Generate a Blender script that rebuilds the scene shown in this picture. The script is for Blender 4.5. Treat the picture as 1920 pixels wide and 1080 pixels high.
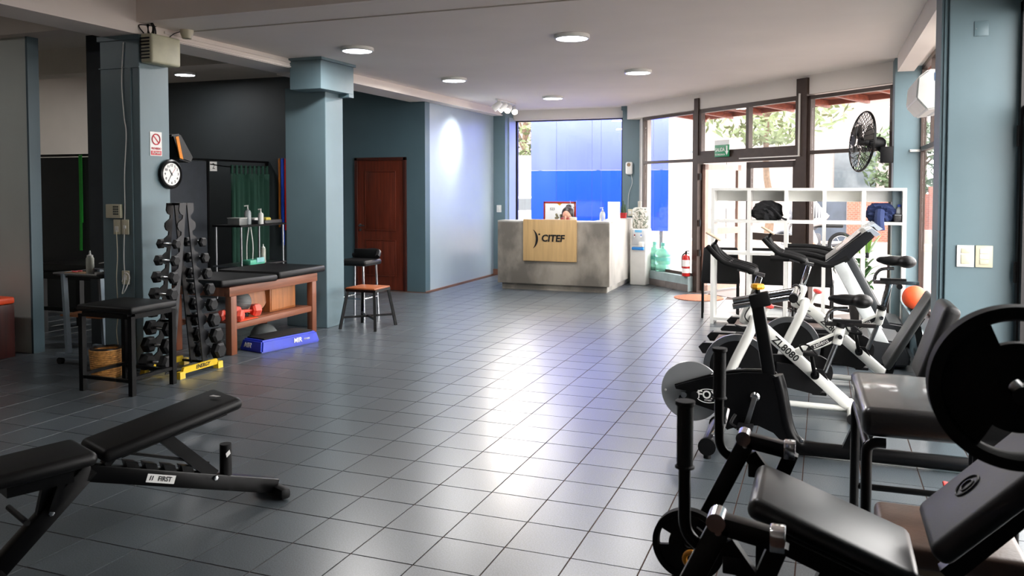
import bpy, bmesh, math, random
from mathutils import Vector, Matrix, Euler
random.seed(7)
for _o in list(bpy.data.objects): bpy.data.objects.remove(_o)
SC = bpy.context.scene
COL = SC.collection
PI = math.pi

# ---------------------------------------------------------------- camera
cam_d = bpy.data.cameras.new('camera')
cam_d.sensor_width = 36.0
cam_d.lens = 1548.0 / 1920.0 * 36.0
cam_d.shift_y = -130.0 / 1920.0
cam_d.clip_start = 0.05; cam_d.clip_end = 300
cam_d.dof.use_dof = True; cam_d.dof.focus_distance = 7.0; cam_d.dof.aperture_fstop = 5.6
cam = bpy.data.objects.new('camera', cam_d); COL.objects.link(cam)
cam.location = (0, 0, 1.6)
cam.rotation_euler = (PI / 2 - math.radians(2.2197), 0, math.radians(20.767))
SC.camera = cam

# ---------------------------------------------------------------- world, exposure
w = bpy.data.worlds.new('sky_world'); SC.world = w; w.use_nodes = True
_bg = w.node_tree.nodes['Background']
_bg.inputs[0].default_value = (1.0, 0.975, 0.95, 1); _bg.inputs[1].default_value = 9.5
SC.view_settings.view_transform = 'Standard'; SC.view_settings.look = 'None'
SC.view_settings.exposure = 0.32; SC.view_settings.gamma = 1.0
SC.view_settings.use_curve_mapping = False
SC.cycles.use_denoising = True
SC.cycles.max_bounces = 10; SC.cycles.diffuse_bounces = 5; SC.cycles.glossy_bounces = 4
SC.cycles.transparent_max_bounces = 16
SC.cycles.sample_clamp_indirect = 6.0
SC.cycles.caustics_reflective = False; SC.cycles.caustics_refractive = False
LAMP_W = 38.0; SPOT_W = 60.0

# ---------------------------------------------------------------- materials
def lin(c):
    r = []
    for v in c:
        v = v / 255.0
        r.append(v / 12.92 if v <= 0.04045 else ((v + 0.055) / 1.055) ** 2.4)
    return tuple(r) + (1.0,)
MATS = {}
def mat(name, rgb, rough=0.5, metal=0.0, var=0.12, scale=8.0, bump=0.0, bscale=None, coat=0.0, spec=0.5, stretch=None, emit=None, trans=0.0, alpha=1.0, det=4.0, pos=(0.3, 0.7)):
    """Principled material whose colour is mottled by a procedural noise."""
    if name in MATS: return MATS[name]
    m = bpy.data.materials.new(name); m.use_nodes = True
    nt = m.node_tree; N = nt.nodes; L = nt.links
    b = N['Principled BSDF']
    b.inputs['Roughness'].default_value = rough; b.inputs['Metallic'].default_value = metal
    b.inputs['Specular IOR Level'].default_value = spec
    if coat: b.inputs['Coat Weight'].default_value = coat; b.inputs['Coat Roughness'].default_value = 0.08
    if trans: b.inputs['Transmission Weight'].default_value = trans
    if alpha < 1: b.inputs['Alpha'].default_value = alpha
    c = lin(rgb)
    tc = N.new('ShaderNodeTexCoord'); src = tc.outputs['Object']
    if stretch:
        mp = N.new('ShaderNodeMapping'); mp.inputs['Scale'].default_value = stretch
        L.new(src, mp.inputs[0]); src = mp.outputs[0]
    nz = N.new('ShaderNodeTexNoise'); nz.inputs['Scale'].default_value = scale; nz.inputs['Detail'].default_value = det
    L.new(src, nz.inputs['Vector'])
    rp = N.new('ShaderNodeValToRGB')
    rp.color_ramp.elements[0].position = pos[0]; rp.color_ramp.elements[1].position = pos[1]
    rp.color_ramp.elements[0].color = tuple(v * (1 - var) for v in c[:3]) + (1,)
    rp.color_ramp.elements[1].color = tuple(min(1, v * (1 + var)) for v in c[:3]) + (1,)
    L.new(nz.outputs['Fac'], rp.inputs[0]); L.new(rp.outputs[0], b.inputs['Base Color'])
    if bump:
        n2 = N.new('ShaderNodeTexNoise'); n2.inputs['Scale'].default_value = bscale or scale * 4; n2.inputs['Detail'].default_value = 3
        L.new(src, n2.inputs['Vector'])
        bp = N.new('ShaderNodeBump'); bp.inputs['Strength'].default_value = bump; bp.inputs['Distance'].default_value = 0.01
        L.new(n2.outputs['Fac'], bp.inputs['Height']); L.new(bp.outputs[0], b.inputs['Normal'])
    if emit:
        b.inputs['Emission Color'].default_value = lin(emit[0]); b.inputs['Emission Strength'].default_value = emit[1]
    MATS[name] = m
    return m

def wood(name, rgb, rough=0.4, scale=3.0, axis='Z', var=0.35, coat=0.0):
    st = {'X': (0.6, 9, 9), 'Y': (9, 0.6, 9), 'Z': (9, 9, 0.6)}[axis]
    return mat(name, rgb, rough=rough, var=var, scale=scale, stretch=st, bump=0.06, bscale=scale * 2, coat=coat, det=6)

def glass_mat(name, tint=(1, 1, 1), refl=0.5):
    """Thin window glass: mostly clear, Fresnel reflection on top."""
    m = bpy.data.materials.new(name); m.use_nodes = True
    nt = m.node_tree; N = nt.nodes; L = nt.links
    N.remove(N['Principled BSDF']); out = N['Material Output']
    tr = N.new('ShaderNodeBsdfTransparent'); tr.inputs[0].default_value = tint + (1,)
    gl = N.new('ShaderNodeBsdfGlossy'); gl.inputs['Roughness'].default_value = 0.02
    nz = N.new('ShaderNodeTexNoise'); nz.inputs['Scale'].default_value = 2.0
    tc = N.new('ShaderNodeTexCoord'); L.new(tc.outputs['Object'], nz.inputs['Vector'])
    bp = N.new('ShaderNodeBump'); bp.inputs['Strength'].default_value = 0.015; L.new(nz.outputs['Fac'], bp.inputs['Height'])
    L.new(bp.outputs[0], gl.inputs['Normal'])
    fr = N.new('ShaderNodeLayerWeight'); fr.inputs[0].default_value = 0.5
    pw = N.new('ShaderNodeMath'); pw.operation = 'POWER'; pw.inputs[1].default_value = 5.0; L.new(fr.outputs['Facing'], pw.inputs[0])
    mu = N.new('ShaderNodeMath'); mu.operation = 'MULTIPLY_ADD'; mu.inputs[1].default_value = refl; mu.inputs[2].default_value = 0.035
    L.new(pw.outputs[0], mu.inputs[0])
    mx = N.new('ShaderNodeMixShader'); L.new(mu.outputs[0], mx.inputs[0]); L.new(tr.outputs[0], mx.inputs[1]); L.new(gl.outputs[0], mx.inputs[2])
    L.new(mx.outputs[0], out.inputs[0])
    MATS[name] = m
    return m

# ---------------------------------------------------------------- mesh builder
class G:
    """Collects shapes into one bmesh; build() links it as ONE mesh object."""
    def __init__(s): s.bm = bmesh.new()
    def _x(s, vs, M):
        for v in vs: v.co = M @ v.co
    def box(s, c, d, rot=None, bev=0.0, seg=2):
        r = bmesh.ops.create_cube(s.bm, size=1.0); vs = r['verts']
        for v in vs: v.co = Vector((v.co.x * d[0], v.co.y * d[1], v.co.z * d[2]))
        if bev > 0:
            es = list({e for v in vs for e in v.link_edges})
            r = bmesh.ops.bevel(s.bm, geom=es, offset=min(bev, min(d) * 0.49), segments=seg, profile=0.5, affect='EDGES', clamp_overlap=True)
            vs = list({v for f in r['faces'] for v in f.verts})
        M = Matrix.Translation(c)
        if rot is not None: M = M @ (rot if isinstance(rot, Matrix) else Euler(rot).to_matrix().to_4x4())
        s._x(vs, M); return s
    def bb(s, a, b, bev=0.0, seg=2):
        return s.box([(a[i] + b[i]) / 2 for i in range(3)], [abs(b[i] - a[i]) for i in range(3)], bev=bev, seg=seg)
    def bar(s, p, q, wd, ht, bev=0.0, up=(0, 0, 1)):
        """rectangular bar from p to q; wd across, ht along 'up'."""
        p = Vector(p); q = Vector(q); z = (q - p); ln = z.length; z.normalize()
        x = Vector(up).cross(z)
        if x.length < 1e-4: x = Vector((1, 0, 0)).cross(z)
        x.normalize(); y = z.cross(x)
        R = Matrix((x, y, z)).transposed().to_4x4()
        return s.box((p + q) / 2, (wd, ht, ln), rot=R, bev=bev)
    def cyl(s, p, q, r, r2=None, seg=16):
        p = Vector(p); q = Vector(q); d = q - p
        R = d.to_track_quat('Z', 'Y').to_matrix().to_4x4()
        bmesh.ops.create_cone(s.bm, cap_ends=True, segments=seg, radius1=r, radius2=r if r2 is None else r2, depth=d.length, matrix=Matrix.Translation((p + q) / 2) @ R)
        return s
    def sph(s, c, r, sc=(1, 1, 1), u=20, v=12, rot=None):
        M = Matrix.Translation(c)
        if rot is not None: M = M @ Euler(rot).to_matrix().to_4x4()
        bmesh.ops.create_uvsphere(s.bm, u_segments=u, v_segments=v, radius=r, matrix=M @ Matrix.Diagonal((sc[0], sc[1], sc[2], 1)))
        return s
    def lathe(s, prof, c=(0, 0, 0), ax=(0, 0, 1), seg=24):
        R = Vector(ax).to_track_quat('Z', 'Y').to_matrix().to_4x4(); M = Matrix.Translation(c) @ R
        rings = []
        for r, z in prof:
            if r < 1e-6: rings.append([s.bm.verts.new(M @ Vector((0, 0, z)))])
            else: rings.append([s.bm.verts.new(M @ Vector((r * math.cos(2 * PI * k / seg), r * math.sin(2 * PI * k / seg), z))) for k in range(seg)])
        for a, b in zip(rings, rings[1:]):
            for k in range(seg):
                j = (k + 1) % seg
                if len(a) == 1 and len(b) == 1: continue
                if len(a) == 1: f = (a[0], b[j], b[k])
                elif len(b) == 1: f = (a[k], a[j], b[0])
                else: f = (a[k], a[j], b[j], b[k])
                try: s.bm.faces.new(f)
                except ValueError: pass
        return s
    def tube(s, pts, r, seg=10, smooth=6, closed=False, cap=True):
        P = [Vector(p) for p in pts]
        if smooth and len(P) > 2: P = catmull(P, smooth, closed)
        n = len(P); rings = []; prev = None
        for i in range(n):
            a = P[i - 1] if (i > 0 or closed) else P[i]; b = P[(i + 1) % n] if (i < n - 1 or closed) else P[i]
            t = (b - a).normalized()
            if prev is None:
                x = t.cross(Vector((0, 0, 1)));
                if x.length < 1e-3: x = t.cross(Vector((1, 0, 0)))
            else: x = prev - t * prev.dot(t)
            x.normalize(); prev = x; y = t.cross(x)
            rr = r(i / max(1, n - 1)) if callable(r) else r
            rings.append([s.bm.verts.new(P[i] + (x * math.cos(2 * PI * k / seg) + y * math.sin(2 * PI * k / seg)) * rr) for k in range(seg)])
        m = n if closed else n - 1
        for i in range(m):
            a, b = rings[i], rings[(i + 1) % n]
            for k in range(seg): s.bm.faces.new((a[k], a[(k + 1) % seg], b[(k + 1) % seg], b[k]))
        if cap and not closed:
            s.bm.faces.new(list(reversed(rings[0]))); s.bm.faces.new(rings[-1])
        return s
    def prism(s, pts, vec):
        """planar polygon (3D points) pushed along vec."""
        v = Vector(vec); a = [s.bm.verts.new(Vector(p)) for p in pts]; b = [s.bm.verts.new(Vector(p) + v) for p in pts]
        n = len(a); s.bm.faces.new(a); s.bm.faces.new(list(reversed(b)))
        for k in range(n): s.bm.faces.new((a[(k + 1) % n], a[k], b[k], b[(k + 1) % n]))
        return s
    def quad(s, a, b, c, d):
        s.bm.faces.new([s.bm.verts.new(Vector(p)) for p in (a, b, c, d)]); return s
    def ring(s, c, ax, R, r, seg=40, sec=10):
        ax = Vector(ax).normalized(); x = ax.orthogonal().normalized(); y = ax.cross(x)
        return s.tube([Vector(c) + (x * math.cos(2 * PI * k / seg) + y * math.sin(2 * PI * k / seg)) * R for k in range(seg)], r, seg=sec, smooth=0, closed=True)
    def build(s, name, m, parent=None, loc=(0, 0, 0), rot=(0, 0, 0), flat=False, ang=35, **tags):
        bmesh.ops.recalc_face_normals(s.bm, faces=s.bm.faces)
        me = bpy.data.meshes.new(name); s.bm.to_mesh(me); s.bm.free()
        if not flat and len(me.polygons):
            me.polygons.foreach_set('use_smooth', [True] * len(me.polygons))
            me.set_sharp_from_angle(angle=math.radians(ang))
        me.materials.append(m)
        o = bpy.data.objects.new(name, me); COL.objects.link(o)
        o.location = loc; o.rotation_euler = rot
        if parent: o.parent = parent
        return tag(o, **tags) if tags else o

def catmull(P, n, closed=False):
    out = []; m = len(P)
    for i in range(m if closed else m - 1):
        p0 = P[i - 1] if (i > 0 or closed) else P[i]; p1 = P[i]; p2 = P[(i + 1) % m]; p3 = P[(i + 2) % m] if (i + 2 < m or closed) else p2
        for k in range(n):
            t = k / n
            out.append(0.5 * ((2 * p1) + (p2 - p0) * t + (2 * p0 - 5 * p1 + 4 * p2 - p3) * t * t + (3 * p1 - p0 - 3 * p2 + p3) * t ** 3))
    if not closed: out.append(P[-1])
    return out

def tag(o, label=None, cat=None, group=None, kind=None):
    if label: o['label'] = label
    if cat: o['category'] = cat
    if group: o['group'] = group
    if kind: o['kind'] = kind
    return o
def thing(name, label, cat, loc=(0, 0, 0), rz=0.0, group=None, kind=None):
    o = bpy.data.objects.new(name, None); COL.objects.link(o); o.empty_display_size = 0.1
    o.location = loc; o.rotation_euler = (0, 0, rz)
    return tag(o, label, cat, group, kind)
def dup(o, loc=None, rz=None, label=None, parent=None):
    c = o.copy(); COL.objects.link(c)
    if parent: c.parent = parent
    if loc is not None: c.location = loc
    if rz is not None: c.rotation_euler = (0, 0, rz)
    if label: c['label'] = label
    for ch in list(o.children): dup(ch, parent=c)
    return c
def lettering(name, txt, size, m, parent, loc, rot, depth=0.001, align='CENTER', shear=0.0, xs=1.0, off=0.0):
    cu = bpy.data.curves.new(name, 'FONT'); cu.body = txt; cu.size = size; cu.extrude = depth; cu.align_x = align; cu.align_y = 'CENTER'; cu.shear = shear; cu.offset = off
    cu.resolution_u = 3
    t = bpy.data.objects.new(name + '_curve', cu); COL.objects.link(t)
    dg = bpy.context.evaluated_depsgraph_get(); dg.update()
    me = bpy.data.meshes.new_from_object(t.evaluated_get(dg)); me.name = name
    bpy.data.objects.remove(t); bpy.data.curves.remove(cu)
    me.materials.clear(); me.materials.append(m)
    for v in me.vertices: v.co.x *= xs
    o = bpy.data.objects.new(name, me); COL.objects.link(o); o.location = loc
    o.rotation_euler = rot if not isinstance(rot, Matrix) else rot.to_euler()
    if parent: o.parent = parent
    return o
FACE_Y = (PI / 2, 0, 0)          # lettering that reads from -Y
FACE_X = (PI / 2, 0, PI / 2)     # lettering that reads from +X

# shared materials
BLACK = mat('black_powder_coat', (8, 8, 9), rough=0.3, var=0.2, scale=20, spec=0.22)
BLACKM = mat('black_matte_plastic', (10, 10, 12), rough=0.55, var=0.2, scale=30, spec=0.25)
RUBBER = mat('black_rubber', (12, 12, 13), rough=0.7, var=0.2, scale=60, bump=0.1, spec=0.25)
VINYL = mat('black_vinyl', (9, 9, 10), rough=0.45, var=0.15, scale=6, bump=0.08, bscale=260, spec=0.3)
CHROME = mat('chrome', (200, 202, 205), rough=0.12, metal=1.0, var=0.05)
STEEL = mat('brushed_steel', (150, 153, 156), rough=0.3, metal=1.0, var=0.08, scale=30)
WHITEP = mat('white_plastic', (226, 226, 222), rough=0.35, var=0.04)
CREAMP = mat('cream_plastic', (206, 201, 176), rough=0.42, var=0.06)
PAPER = mat('white_paper', (235, 235, 232), rough=0.6, var=0.03)
INK = mat('black_ink', (12, 12, 14), rough=0.5, var=0.1)
GLASS = glass_mat('window_glass')

# ================================================================ THE ROOM
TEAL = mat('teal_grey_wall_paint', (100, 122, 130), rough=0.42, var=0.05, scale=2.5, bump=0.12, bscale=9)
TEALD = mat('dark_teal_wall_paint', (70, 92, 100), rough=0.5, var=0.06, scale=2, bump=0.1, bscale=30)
SLATE = mat('slate_wall_paint', (72, 82, 88), rough=0.55, var=0.06, scale=2, bump=0.12, bscale=30)
SIDEW = mat('pale_slate_wall_paint', (146, 160, 170), rough=0.3, var=0.05, scale=1.5, bump=0.06, bscale=5)
CEIL = mat('white_ceiling_paint', (236, 228, 221), rough=0.85, var=0.03, scale=1.2, bump=0.05, bscale=18)
CREAMW = mat('cream_wall_paint', (196, 188, 178), rough=0.8, var=0.05, scale=2)
SAGE = mat('sage_grey_wall_paint', (186, 192, 186), rough=0.7, var=0.06, scale=1.5)
BRONZE = mat('brown_aluminium_frame', (62, 48, 42), rough=0.4, metal=0.3, var=0.12, scale=12)
GROUT = mat('brown_grout', (80, 54, 42), rough=0.9, var=0.55, scale=3.0)
GLOSSW = mat('white_gloss_trim', (216, 210, 204), rough=0.5, var=0.04)

# ---- tiled floor
def tile_material():
    m = bpy.data.materials.new('grey_floor_tile'); m.use_nodes = True
    nt = m.node_tree; N = nt.nodes; L = nt.links; b = N['Principled BSDF']
    geo = N.new('ShaderNodeNewGeometry')
    n1 = N.new('ShaderNodeTexNoise'); n1.inputs['Scale'].default_value = 170; n1.inputs['Detail'].default_value = 2
    L.new(geo.outputs['Position'], n1.inputs['Vector'])
    rp = N.new('ShaderNodeValToRGB'); e = rp.color_ramp.elements
    e[0].position = 0.32; e[0].color = lin((56, 62, 67)); e[1].position = 0.68; e[1].color = lin((92, 100, 106))
    L.new(n1.outputs['Fac'], rp.inputs[0])
    sn = N.new('ShaderNodeVectorMath'); sn.operation = 'SNAP'; sn.inputs[1].default_value = (0.303, 0.297, 10.0)
    ad = N.new('ShaderNodeVectorMath'); ad.operation = 'ADD'; ad.inputs[1].default_value = (1.005 + 30.3, -3.36 + 29.7, 5.0)
    L.new(geo.outputs['Position'], ad.inputs[0]); L.new(ad.outputs[0], sn.inputs[0])
    wn = N.new('ShaderNodeTexWhiteNoise'); L.new(sn.outputs[0], wn.inputs['Vector'])
    hs = N.new('ShaderNodeHueSaturation'); mr = N.new('ShaderNodeMapRange'); mr.inputs[3].default_value = 0.88; mr.inputs[4].default_value = 1.1
    L.new(wn.outputs['Value'], mr.inputs[0]); L.new(mr.outputs[0], hs.inputs['Value']); L.new(rp.outputs[0], hs.inputs['Color'])
    # rusty stains with a shape of their own
    n3 = N.new('ShaderNodeTexNoise'); n3.inputs['Scale'].default_value = 0.7; n3.inputs['Detail'].default_value = 2; L.new(geo.outputs['Position'], n3.inputs['Vector'])
    r3 = N.new('ShaderNodeValToRGB'); r3.color_ramp.elements[0].position = 0.66; r3.color_ramp.elements[1].position = 0.78; r3.color_ramp.elements[1].color = (0.35, 0.35, 0.35, 1)
    L.new(n3.outputs['Fac'], r3.inputs[0])
    mx = N.new('ShaderNodeMix'); mx.data_type = 'RGBA'; mx.inputs['B'].default_value = lin((140, 104, 84))
    L.new(r3.outputs[0], mx.inputs['Factor']); L.new(hs.outputs[0], mx.inputs['A']); L.new(hs.outputs[0], b.inputs['Base Color'])
    n2 = N.new('ShaderNodeTexNoise'); n2.inputs['Scale'].default_value = 2.5; n2.inputs['Detail'].default_value = 2; L.new(geo.outputs['Position'], n2.inputs['Vector'])
    m2 = N.new('ShaderNodeMapRange'); m2.inputs[3].default_value = 0.24; m2.inputs[4].default_value = 0.32; L.new(n2.outputs['Fac'], m2.inputs[0])
    b.inputs['Roughness'].default_value = 0.31
    b.inputs['Specular IOR Level'].default_value = 1.0
    bp = N.new('ShaderNodeBump'); bp.inputs['Strength'].default_value = 0.05; bp.inputs['Distance'].default_value = 0.004
    L.new(n1.outputs['Fac'], bp.inputs['Height'])
    return m
TILE = tile_material()
FLOOR_POLY = [(-11.2, -1.6), (1.35, -1.6), (1.35, 9.55), (-3.0, 13.9), (-3.0, 14.6), (-11.2, 14.6)]
g = G(); g.prism([(x, y, -0.003) for x, y in FLOOR_POLY], (0, 0, -0.12))
floor = g.build('floor', GROUT, flat=True, label='grey speckled ceramic tile floor of the gym', kind='structure')
PX, PY, X0, Y0 = 0.303, 0.297, -1.005, 3.36
_A = math.radians(20.767)
def inside_floor(x, y): return -11.2 < x < 1.3 and 1.2 < y < 14.5 and not (x > -3.0 and x + y > 10.85)
cells = []
for i in range(-36, 9):
    for j in range(-8, 40):
        cx, cy = X0 + (i + .5) * PX, Y0 + (j + .5) * PY
        if not inside_floor(cx, cy): continue
        if -10.9 < cx < -5.7 and cy > 11.2: continue
        depth = cy * math.cos(_A) - cx * math.sin(_A); lat = cx * math.cos(_A) + cy * math.sin(_A)
        vis = depth > 3.2 and abs(lat / depth) < 0.63
        # tiles wholly behind the equipment on the right are not among the ones that show
        hidden = (cx > 0.05 and cy < 9) or (cx < -5.9 and cy > 5.6)
        cells.append((depth if vis and not hidden else 900 + depth, cx, cy))
cells.sort()
def tile_shape(bm, cx, cy, tilt):
    hx, hy, b = PX / 2 - 0.0028, PY / 2 - 0.0028, 0.0006
    lo = [bm.verts.new((cx + sx * hx, cy + sy * hy, -0.0035)) for sx, sy in ((-1, -1), (1, -1), (1, 1), (-1, 1))]
    hi = [bm.verts.new((cx + sx * (hx - b), cy + sy * (hy - b), sx * tilt[0] + sy * tilt[1])) for sx, sy in ((-1, -1), (1, -1), (1, 1), (-1, 1))]
    bm.faces.new(hi)
    for k in range(4): bm.faces.new((lo[k], lo[(k + 1) % 4], hi[(k + 1) % 4], hi[k]))
variants = []
for k in range(8):
    g = G(); tile_shape(g.bm, 0, 0, (random.uniform(-.0003, .0003), random.uniform(-.0003, .0003)))
    bmesh.ops.recalc_face_normals(g.bm, faces=g.bm.faces)
    me = bpy.data.meshes.new('tile'); g.bm.to_mesh(me); g.bm.free(); me.materials.append(TILE); variants.append(me)
for d, cx, cy in cells[:300]:
    o = bpy.data.objects.new('tile', random.choice(variants)); COL.objects.link(o); o.location = (cx, cy, 0); o.parent = floor
g = G()
for d, cx, cy in cells[300:]: tile_shape(g.bm, cx, cy, (random.uniform(-.0003, .0003), random.uniform(-.0003, .0003)))
g.build('tile', TILE, floor, flat=True, kind='stuff')

# ---- ceilings
CZ = 3.0
g = G(); g.prism([(-5.5, 5.57, CZ), (1.1, 5.57, CZ), (1.1, 9.8, CZ), (-2.95, 14.0, CZ), (-2.95, 14.6, CZ), (-5.7, 14.6, CZ), (-5.7, 5.57, CZ)], (0, 0, 0.15))
g.build('ceiling', CEIL, flat=True, label='white plaster ceiling of the main hall', kind='structure')
g = G(); g.bb((-5.7, -1.6, 3.42), (1.5, 5.49, 3.55)); g.bb((-5.6, 5.49, 3.0), (1.1, 5.568, 3.55))
g.build('ceiling', CEIL, flat=True, label='higher ceiling over the near end with its downstand', kind='structure')
g = G(); g.bb((-11.2, -1.6, 3.37), (-5.5, 11.4, 3.5))
g.build('ceiling', CREAMW, flat=True, label='ceiling of the treatment alcove', kind='structure')
g = G(); g.bb((-5.45, 5.985, 2.992), (1.0, 6.0, 3.01)); g.build('trim_1', CREAMW, kind='structure', label='thin joint bead across the ceiling')

# ---- beams
g = G(); g.bb((-5.9, -1.6, 2.9), (-5.5, 7.95, 3.5)); g.bb((-5.5, 5.8, 2.955), (-5.485, 7.7, 2.975)); g.bb((-5.5, 5.8, 2.925), (-5.49, 7.7, 2.935)); g.bb((-5.5, 5.8, 2.905), (-5.48, 7.7, 2.915))
g.build('beam', CEIL, label='moulded cream beam running over the left columns', kind='structure', flat=True)
g = G(); g.bb((-5.9, 7.95, 2.88), (-5.5, 14.0, 3.5)); g.bb((-5.5, 8.3, 2.88), (-5.47, 14.0, 2.9))
g.build('beam', CEIL, label='cream beam above the pale slate wall', kind='structure', flat=True)
g = G(); g.bb((-11, 7.95, 3.05), (-5.9, 8.25, 3.4)); g.build('beam', CREAMW, label='cross beam inside the treatment alcove', kind='structure', flat=True)
g = G(); g.bb((-11, 5.6, 3.02), (-5.9, 5.9, 3.4)); g.build('beam', CREAMW, label='cross beam between the sage wall and the clock column', kind='structure', flat=True)
g = G(); g.bb((0.7, 5.7, 2.82), (0.86, 9.7, 3.0)); g.bb((0.86, 5.7, 2.9), (1.1, 9.9, 3.0))
g.build('beam', CEIL, label='white beam above the side window', kind='structure', flat=True)

# ---- walls
g = G(); g.bb((-10.9, 11.2, 0), (-7.6, 11.36, 3.4)); g.build('wall_alcove', mat('charcoal_wall_paint', (56, 63, 66), rough=.6, var=.06, scale=2), flat=True, label='charcoal wall at the back of the treatment alcove', kind='structure')
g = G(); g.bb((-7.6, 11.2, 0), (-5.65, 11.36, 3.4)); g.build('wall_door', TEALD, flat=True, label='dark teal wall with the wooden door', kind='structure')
g = G(); g.bb((-11.06, -1.6, 0), (-10.9, 11.36, 3.4)); g.build('wall_left', CREAMW, flat=True, label='cream wall at the back of the alcove', kind='structure')
g = G(); g.bb((-5.85, 11.36, 0), (-5.65, 14.0, 2.9)); g.build('wall_side', SIDEW, flat=True, label='pale slate wall washed by the track spotlights', kind='structure')
g = G(); g.bb((-10.9, 5.73, 0), (-7.1, 5.84, 3.4)); g.build('wall_partition', SAGE, flat=True, label='sage grey partition wall at the left edge', kind='structure')
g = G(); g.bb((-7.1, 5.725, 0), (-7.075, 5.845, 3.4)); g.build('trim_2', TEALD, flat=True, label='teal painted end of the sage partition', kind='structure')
g = G(); g.bb((-11.2, -1.75, 0), (1.5, -1.6, 3.55)); g.build('wall_rear', CREAMW, flat=True, label='rear wall behind the camera', kind='structure')
g = G(); g.bb((1.3, -1.6, 0), (1.45, 3.2, 3.55)); g.bb((1.12, 3.2, 2.75), (1.3, 6.1, 3.55)); g.build('wall_right', TEAL, flat=True, label='teal wall beside the glass door', kind='structure')
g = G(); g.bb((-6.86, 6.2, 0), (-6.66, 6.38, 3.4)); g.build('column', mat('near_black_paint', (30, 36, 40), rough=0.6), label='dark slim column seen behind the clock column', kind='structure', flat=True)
# pilasters and back window wall
g = G(); g.bb((-5.66, 13.95, 0), (-5.42, 14.6, 3.0), bev=0.004); g.build('column', TEAL, label='corner pilaster between pale wall and back window', kind='structure', flat=True)
g = G(); g.bb((-3.32, 14.2, 0), (-3.02, 14.6, 2.93), bev=0.004); g.bb((-3.34, 14.18, 2.93), (-3.0, 14.6, 3.0)); g.build('column', TEAL, label='teal column beside the water cooler', kind='structure', flat=True)
g = G(); g.bb((-5.42, 14.35, 2.82), (-3.32, 14.6, 3.0)); g.build('wall_header', CEIL, label='white header over the back window', kind='structure', flat=True)
g = G(); g.bb((-5.42, 14.45, 0), (-3.32, 14.6, 0.3)); g.build('wall_back', TEAL, label='low wall under the back window', kind='structure', flat=True)
g = G(); g.bb((-5.44, 14.1, 0.1), (-5.4, 14.44, 2.86)); g.build('trim_3', SIDEW, label='pale lining of the back window reveal', kind='structure', flat=True)
g = G(); g.bb((-5.65, 13.93, 0), (-5.43, 13.952, 0.1)); g.bb((-5.65, 11.2, 0.0), (-5.64, 13.93, 0.012)); g.build('baseboard_side', mat('brown_skirting', (120, 84, 70), rough=0.5), label='brown skirting by the pale wall', kind='structure', flat=True)

def column(label, a, b, z, extra=()):
    g = G(); g.bb((a[0], a[1], 0), (b[0], b[1], z), bev=0.008)
    for e in extra: g.bb(*e)
    return g.build('column', TEAL, label=label, kind='structure', flat=True)
column('teal column carrying the clock and the switch plates', (-5.94, 5.51), (-5.5, 5.85), 2.9,
       [((-5.6, 5.5, 0.0), (-5.585, 5.512, 2.62)), ((-5.955, 5.495, 2.86), (-5.49, 5.86, 2.9)), ((-5.945, 5.5, 2.62), (-5.495, 5.52, 2.63))])
column('teal column with a wide capital behind the treatment table', (-5.78, 7.93), (-5.24, 8.29), 2.72)
g = G(); g.bb((-5.5, 7.64, 2.66), (-5.1, 8.3, 2.97), bev=0.004); g.bb((-5.51, 7.62, 2.97), (-5.08, 8.32, 3.0))
g.bb((-5.3, 8.2, 2.62), (-5.1, 8.3, 2.66)); g.build('trim_4', TEAL, label='boxed capital at the top of the column', kind='structure', flat=True)
column('teal column beside the wall fan', (0.69, 9.93), (0.96, 10.25), 3.0)
g = G(); g.bb((0.73, 5.98, 0), (1.14, 6.35, 3.0), bev=0.006)
g.build('column', TEAL, label='wide teal column with two outlet plates', kind='structure', flat=True)
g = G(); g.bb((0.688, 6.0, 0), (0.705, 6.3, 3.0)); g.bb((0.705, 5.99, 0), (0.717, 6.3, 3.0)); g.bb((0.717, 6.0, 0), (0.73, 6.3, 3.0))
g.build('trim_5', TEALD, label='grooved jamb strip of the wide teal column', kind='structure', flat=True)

# ---- back window
def frame_rect(g, P, u0, u1, z0, z1, t, d):
    """rectangular frame in a vertical plane; P(u, w, z) -> world, w is the depth offset."""
    for (a, b, c, e) in ((u0, u0 + t, z0, z1), (u1 - t, u1, z0, z1), (u0, u1, z0, z0 + t), (u0, u1, z1 - t, z1)):
        plate(g, P, a, b, c, e, d)
def plate(g, P, a, b, c, e, d, w=0.0):
    g.prism([P(a, w - d / 2, c), P(b, w - d / 2, c), P(b, w - d / 2, e), P(a, w - d / 2, e)], P(a, w + d / 2, c) - P(a, w - d / 2, c))
def PB(u, w_, z): return Vector((u, 14.5 + w_, z))
win = thing('window_1', 'wide back window behind the reception desk', None, (-4.4, 14.5, 0), kind='structure')
def under(o, parent):
    o.parent = parent; o.matrix_parent_inverse = Matrix.Translation(-Vector(parent.location)); return o
INKF = mat('black_window_frame', (18, 16, 16), rough=0.4)
g = G(); frame_rect(g, PB, -5.42, -3.36, 0.3, 2.84, 0.04, 0.06); under(g.build('window_frame', INKF, flat=True), win)
g = G(); plate(g, PB, -5.38, -4.62, 0.34, 2.8, 0.006); under(g.build('pane', GLASS, flat=True), win)
g = G(); plate(g, PB, -4.615, -3.4, 0.34, 2.8, 0.006); under(g.build('pane', GLASS, flat=True), win)

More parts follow.
